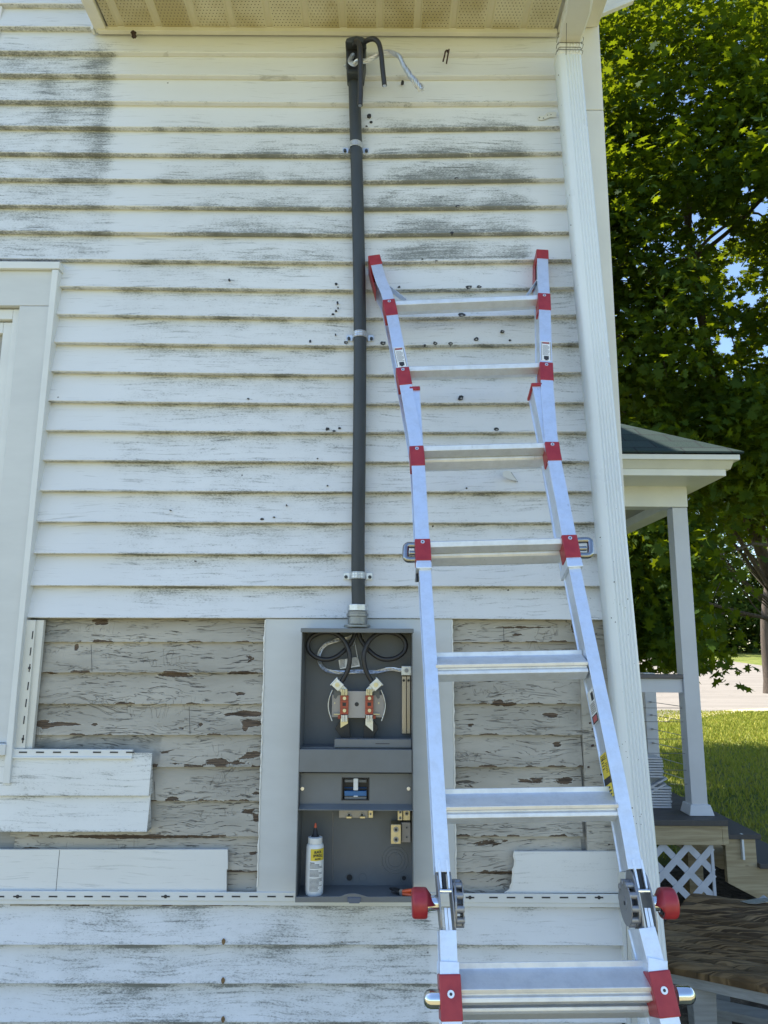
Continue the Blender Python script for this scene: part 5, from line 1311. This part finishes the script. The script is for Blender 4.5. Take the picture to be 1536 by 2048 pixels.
# ================================================================== GROUND
def gh(x, y):
    d = y
    h = 0.0
    h += 1.25 * sm(20, 75, d)
    return h
def sheet(name, xs, ys, m, dz=0.0, mask=None, noise_=0.0):
    mb = MB(); nx, ny = len(xs), len(ys)
    vs = [(x, y, gh(x, y) + dz + noise_ * mnoise.noise(Vector((x * .7, y * .7, 0)))) for y in ys for x in xs]
    fs = [(j * nx + i, j * nx + i + 1, (j + 1) * nx + i + 1, (j + 1) * nx + i) for j in range(ny - 1) for i in range(nx - 1)]
    mb.add(vs, fs); return tag(mb.build(name, m, None, smooth=1.5), kind='structure')
xs = sorted(set([-600, -300, -150, -80] + list(np.arange(-40, 60.1, 2)) + [80, 150, 300, 600])); ys = sorted(set([-600, -300, -150, -80, -40, -20] + list(np.arange(-10, 100.1, 2)) + [150, 300, 700]))
sheet('lawn', xs, ys, 'lawn')
# road: band between two picture lines, unprojected on the rising ground
def GT(px, py):
    d = ray(px, py); lo = None
    t = 5.0
    while t < 400:
        p = CAM + d * t
        if p.z <= gh(p.x, p.y): return p
        t += .1
    return CAM + d * 400
near = [GT(x, y) for x, y in ((1180, 1437), (1320, 1434), (1400, 1427), (1470, 1420), (1560, 1416))]
far = [GT(x, y) for x, y in ((1180, 1312), (1320, 1313), (1400, 1317), (1470, 1324), (1560, 1337))]
def extend(P, a, b):
    d0 = (P[0] - P[1]).normalized(); d1 = (P[-1] - P[-2]).normalized()
    return [P[0] + d0 * a] + P + [P[-1] + d1 * b]
near = extend(near, 25, 40); far = extend(far, 60, 30)
mb = MB(); n = 26; vs = []
for i in range(len(near)):
    for j in range(n + 1):
        p = lerp(near[i], far[i], j / n); vs.append((p.x, p.y, gh(p.x, p.y) + .02))
mb.add(vs, [(i * (n + 1) + j, i * (n + 1) + j + 1, (i + 1) * (n + 1) + j + 1, (i + 1) * (n + 1) + j) for i in range(len(near) - 1) for j in range(n)])
tag(mb.build('road', 'road', None), kind='structure')
mb = MB(); vs = []
for i in range(len(near)):
    a = lerp(near[i], far[i], -.035); b = near[i]; vs += [(a.x, a.y, gh(a.x, a.y) + .012), (b.x, b.y, gh(b.x, b.y) + .016)]
mb.add(vs, [(2 * i, 2 * i + 2, 2 * i + 3, 2 * i + 1) for i in range(len(near) - 1)]); tag(mb.build('road_shoulder', 'gravel', None), kind='structure')
mb = MB(); P = [(HX1 - .5, -1.5), (3.2, -1.5), (3.6, 1.2), (3.4, 2.6), (2.6, 3.6), (HX1 - .5, 3.6)]
mb.add([(x, y, .006) for x, y in P], [tuple(range(len(P)))]); tag(mb.build('dirt_patch', 'dirt', None), kind='structure')
mb = MB(); mb.add([(x, y, .007) for x, y in ((-11, -14), (14, -14), (14, -.6), (-11, -.6))], [(0, 1, 2, 3)]); tag(mb.build('dry_ground', 'dry', None), kind='structure')

# grass blades
def blades(n, xr, yr, h0, name, label):
    X = rng.uniform(*xr, n); Y = rng.uniform(*yr, n); A = rng.uniform(0, 2 * math.pi, n); H = h0 * rng.uniform(.5, 1.3, n); wv = .004 + .0008 * (Y)
    Z = np.array([gh(a, b) for a, b in zip(X, Y)])
    L = rng.normal(0, .35, (n, 2)) * H[:, None]
    v = np.zeros((n, 3, 3)); v[:, 0] = np.stack([X - wv * np.cos(A), Y - wv * np.sin(A), Z], 1); v[:, 1] = np.stack([X + wv * np.cos(A), Y + wv * np.sin(A), Z], 1); v[:, 2] = np.stack([X + L[:, 0], Y + L[:, 1], Z + H], 1)
    me = bpy.data.meshes.new(name); me.vertices.add(3 * n); me.vertices.foreach_set('co', v.reshape(-1)); me.loops.add(3 * n); me.loops.foreach_set('vertex_index', np.arange(3 * n, dtype=np.int32))
    me.polygons.add(n); me.polygons.foreach_set('loop_start', np.arange(0, 3 * n, 3, dtype=np.int32)); me.update(calc_edges=True); me.materials.append(M['grass'])
    o = bpy.data.objects.new(name, me); COL.objects.link(o); tag(o, label, 'grass', kind='stuff')
blades(90000, (2.2, 13), (3.7, 17), .055, 'grass', 'short sunlit and shaded lawn grass between the porch and the road')

# ================================================================== TREES
LEAF = [(0, -.45), (.06, -.12), (.30, -.30), (.28, -.10), (.50, .02), (.30, .10), (.34, .34), (.14, .26), (0, .55), (-.14, .26), (-.34, .34), (-.30, .10), (-.50, .02), (-.28, -.10), (-.30, -.30), (-.06, -.12)]
def leaf_object(name, P, N, size, shape, m, parent):
    n = len(P); k = len(shape); sh = np.array(shape)
    N = N / np.linalg.norm(N, axis=1, keepdims=True)
    r = rng.normal(size=(n, 3)); U_ = np.cross(N, r); U_ /= np.linalg.norm(U_, axis=1, keepdims=True); V_ = np.cross(N, U_)
    S = size * rng.uniform(.5, 1.3, n)
    fold = np.abs(sh[:, 0]) * .25
    v = P[:, None, :] + S[:, None, None] * (U_[:, None, :] * sh[None, :, 0:1] + V_[:, None, :] * sh[None, :, 1:2] - N[:, None, :] * fold[None, :, None])
    me = bpy.data.meshes.new(name); me.vertices.add(n * k); me.vertices.foreach_set('co', (v - np.array(parent_loc(parent))).reshape(-1)); me.loops.add(n * k); me.loops.foreach_set('vertex_index', np.arange(n * k, dtype=np.int32))
    me.polygons.add(n); me.polygons.foreach_set('loop_start', np.arange(0, n * k, k, dtype=np.int32)); me.update(calc_edges=True); me.materials.append(M[m])
    o = bpy.data.objects.new(name, me); COL.objects.link(o); o.parent = parent; return o
def crown_points(c, rad, ncl, per, cr, flat=.45, shell=.45, extra=()):
    c = np.array(c); rad = np.array(rad)
    d = rng.normal(size=(ncl, 3)); d /= np.linalg.norm(d, axis=1, keepdims=True)
    q = shell + (1 - shell) * rng.uniform(0, 1, (ncl, 1)) ** .6
    lump = 1 + .18 * np.sin(d[:, 0:1] * 5 + 1) * np.cos(d[:, 2:3] * 4)
    C = c + d * q * rad * lump
    if len(extra): C = np.vstack([C, np.array(extra)])
    n = len(C)
    off = rng.normal(size=(n, per, 3)) * np.array([cr, cr, cr * flat]) * .6
    rr = np.hypot(off[..., 0], off[..., 1]); off[..., 2] -= rr * .35
    P = (C[:, None, :] + off).reshape(-1, 3)
    N = rng.normal(size=P.shape) * .55 + np.array([0, 0, .9]) + np.repeat((C - c) / rad, per, 0) * .45
    return P, N, C
def tree(name, label, base, trunk_h, r0_, c, rad, ncl, per, cr, size, shape, m, limbs=14, group=None, extra=(), flat=.45, shell=.45, mbark='bark', gaps=()):
    t = thing(name, label, 'tree', base, group)
    P, N, C = crown_points(c, rad, ncl, per, cr, flat, shell, extra)
    if gaps:
        keep = np.ones(len(P), bool)
        for (ga, gb, gr) in gaps:                  # open holes where sky shows between the boughs
            ga = np.array(ga); gd = np.array(gb) - ga; L2 = (gd ** 2).sum(); tt = np.clip(((P - ga) @ gd) / L2, 0, 1)
            dist = np.linalg.norm(P - (ga + tt[:, None] * gd), axis=1); keep &= (dist > gr * rng.uniform(.55, 1.25, len(P)))
        P = P[keep]; N = N[keep]
    mb = MB(); b = Vector(base); top_ = Vector(c) + Vector((0, 0, rad[2] * .5))
    tp = [b, b + Vector((.05, .02, trunk_h * .5)), Vector((lerp(b.x, c[0], .6), lerp(b.y, c[1], .6), b.z + trunk_h)), Vector(c), top_]
    tp = smoothpath(tp, 4); mb.tube(tp, [lerp(r0_, r0_ * .18, (i / (len(tp) - 1)) ** .8) * (1.25 if i == 0 else 1) for i in range(len(tp))], 10)
    idx = rng.choice(len(C), min(limbs * 4, len(C)), replace=False)
    for q, i in enumerate(idx):
        e = Vector(C[i]); s_ = tp[int(lerp(len(tp) * .35, len(tp) - 2, random.random()))]
        if s_.z > e.z + .4: s_ = tp[int(len(tp) * .4)]
        dl = (e - s_).length; jv = lambda k_: Vector((random.uniform(-1, 1), random.uniform(-1, 1), random.uniform(-.6, 1))) * dl * k_; mid_ = lerp(s_, e, .5) + Vector((0, 0, .12 * dl)); r1 = r0_ * (.22 if q < limbs else .09)
        mb.tube(smoothpath([s_, lerp(s_, mid_, .5) + jv(.07), mid_ + jv(.09), lerp(mid_, e, .5) + jv(.07), e], 3), [lerp(r1, r1 * .12, k / 12) for k in range(13)], 6)
    mb.build('trunk', mbark, t, smooth=.9)
    leaf_object('crown', P, N, size, shape, m, t)
    return t
ex = []
random.seed(21)
for k in range(70):      # low drooping boughs seen left and right of the porch post
    px_ = random.uniform(1235, 1345); py_ = random.uniform(1030, 1290) ; D = random.uniform(7.5, 9.5); p = W(px_, py_, D - 2.36); ex.append(tuple(p))
for k in range(90):
    px_ = random.uniform(1240, 1560); py_ = random.uniform(640, 1010); D = random.uniform(7.5, 11.5); p = W(px_, py_, D - 2.36)
    if 1380 < px_ < 1540 and 380 < py_ < 760: continue
    ex.append(tuple(p))
for k in range(110):
    px_ = random.uniform(1190, 1580); py_ = random.uniform(-120, 420); D = random.uniform(7.6, 10.0); ex.append(tuple(W(px_, py_, D - 2.36)))
for k in range(230): ex.append((random.uniform(.1, 3.4), random.uniform(5.2, 11.0), random.uniform(6.2, 8.6)))  # unseen boughs over the low roof, added to shade the lower crown
tree('maple_tree', 'tall dense maple tree with sunlit yellow-green leaves beyond the house corner', (7.7, 9.4, gh(7.7, 9.4)), 2.2, .17, (4.9, 8.3, 6.9), (4.7, 3.8, 3.9), 700, 95, .55, .135, LEAF, 'leaf', 18, None, ex, .4, .35, gaps=[(tuple(W(x, y, 3.5)), tuple(W(x, y, 13)), r * .72) for x, y, r in ((1385, 440, .22), (1440, 470, .30), (1470, 540, .30), (1500, 600, .20), (1400, 640, .17), (1450, 690, .28), (1520, 420, .25), (1250, 560, .12), (1530, 700, .18), (1290, 790, .10), (1490, 380, .12))])
DIA = [(0, -.5), (.32, -.1), (.26, .25), (0, .5), (-.26, .25), (-.32, -.1)]
bt_ = [(16, 42, 7.5, 5.2), (21, 46, 9.5, 6.0), (27, 44, 9, 5.5), (33, 47, 10, 6.0), (40, 50, 10, 6.5), (12, 50, 9, 6), (24, 58, 13, 7.5), (36, 62, 14, 8), (47, 55, 11, 7)]
lbl = ['slim low-branched', 'broad dark', 'rounded bushy', 'tall shaded', 'wide spreading', 'pale leafy', 'high rear', 'tallest rear', 'outer right']
wh_ = ['beyond the road behind the porch post', 'beyond the road just right of the porch post', 'at the road edge in the gap right of the porch', 'behind the bright verge near the right edge of the photo', 'past the right end of the verge', 'seen under the porch roof', 'in the wood behind the verge trees', 'over the wood in the distance', 'at the far right of the wood']
for i, (x, y, h, r) in enumerate(bt_):
    x *= 1.32; y = 16 + y * 1.05; h *= 1.3; r *= 1.3
    b = (x, y, gh(x, y)); tree('woodland_tree', f'{lbl[i]} tree {wh_[i]}', b, h * .28, .26, (x, y, b[2] + h * .62), (r * .62, r * .6, h * .46), 150, 46, 1.15, .42, DIA, 'leaf_far', 7, 'trees in the wood across the road', (), .5, .3)
# near trunk at the right edge
b = GT(1538, 1388); tree('roadside_tree', 'bare brown trunk standing at the near edge of the road, right edge of the photo', (b.x, b.y, b.z), 5.0, .16, (b.x + .8, b.y, b.z + 9), (3.2, 3, 3.6), 120, 40, .9, .22, DIA, 'leaf_far', 8)
# undergrowth beneath the wood
P, N, C = crown_points((30, 70, gh(30, 70) + 2.5), (38, 7, 5.5), 900, 40, 1.3, .8, .1)
P[:, 2] = np.maximum(P[:, 2], 1.0); ug = thing('undergrowth', 'dark tangled undergrowth below the trees across the road', 'bushes', (30, 70, 1.0)); ug['kind'] = 'stuff'
o = leaf_object('brush', P, N, .5, DIA, 'leaf_far', ug)
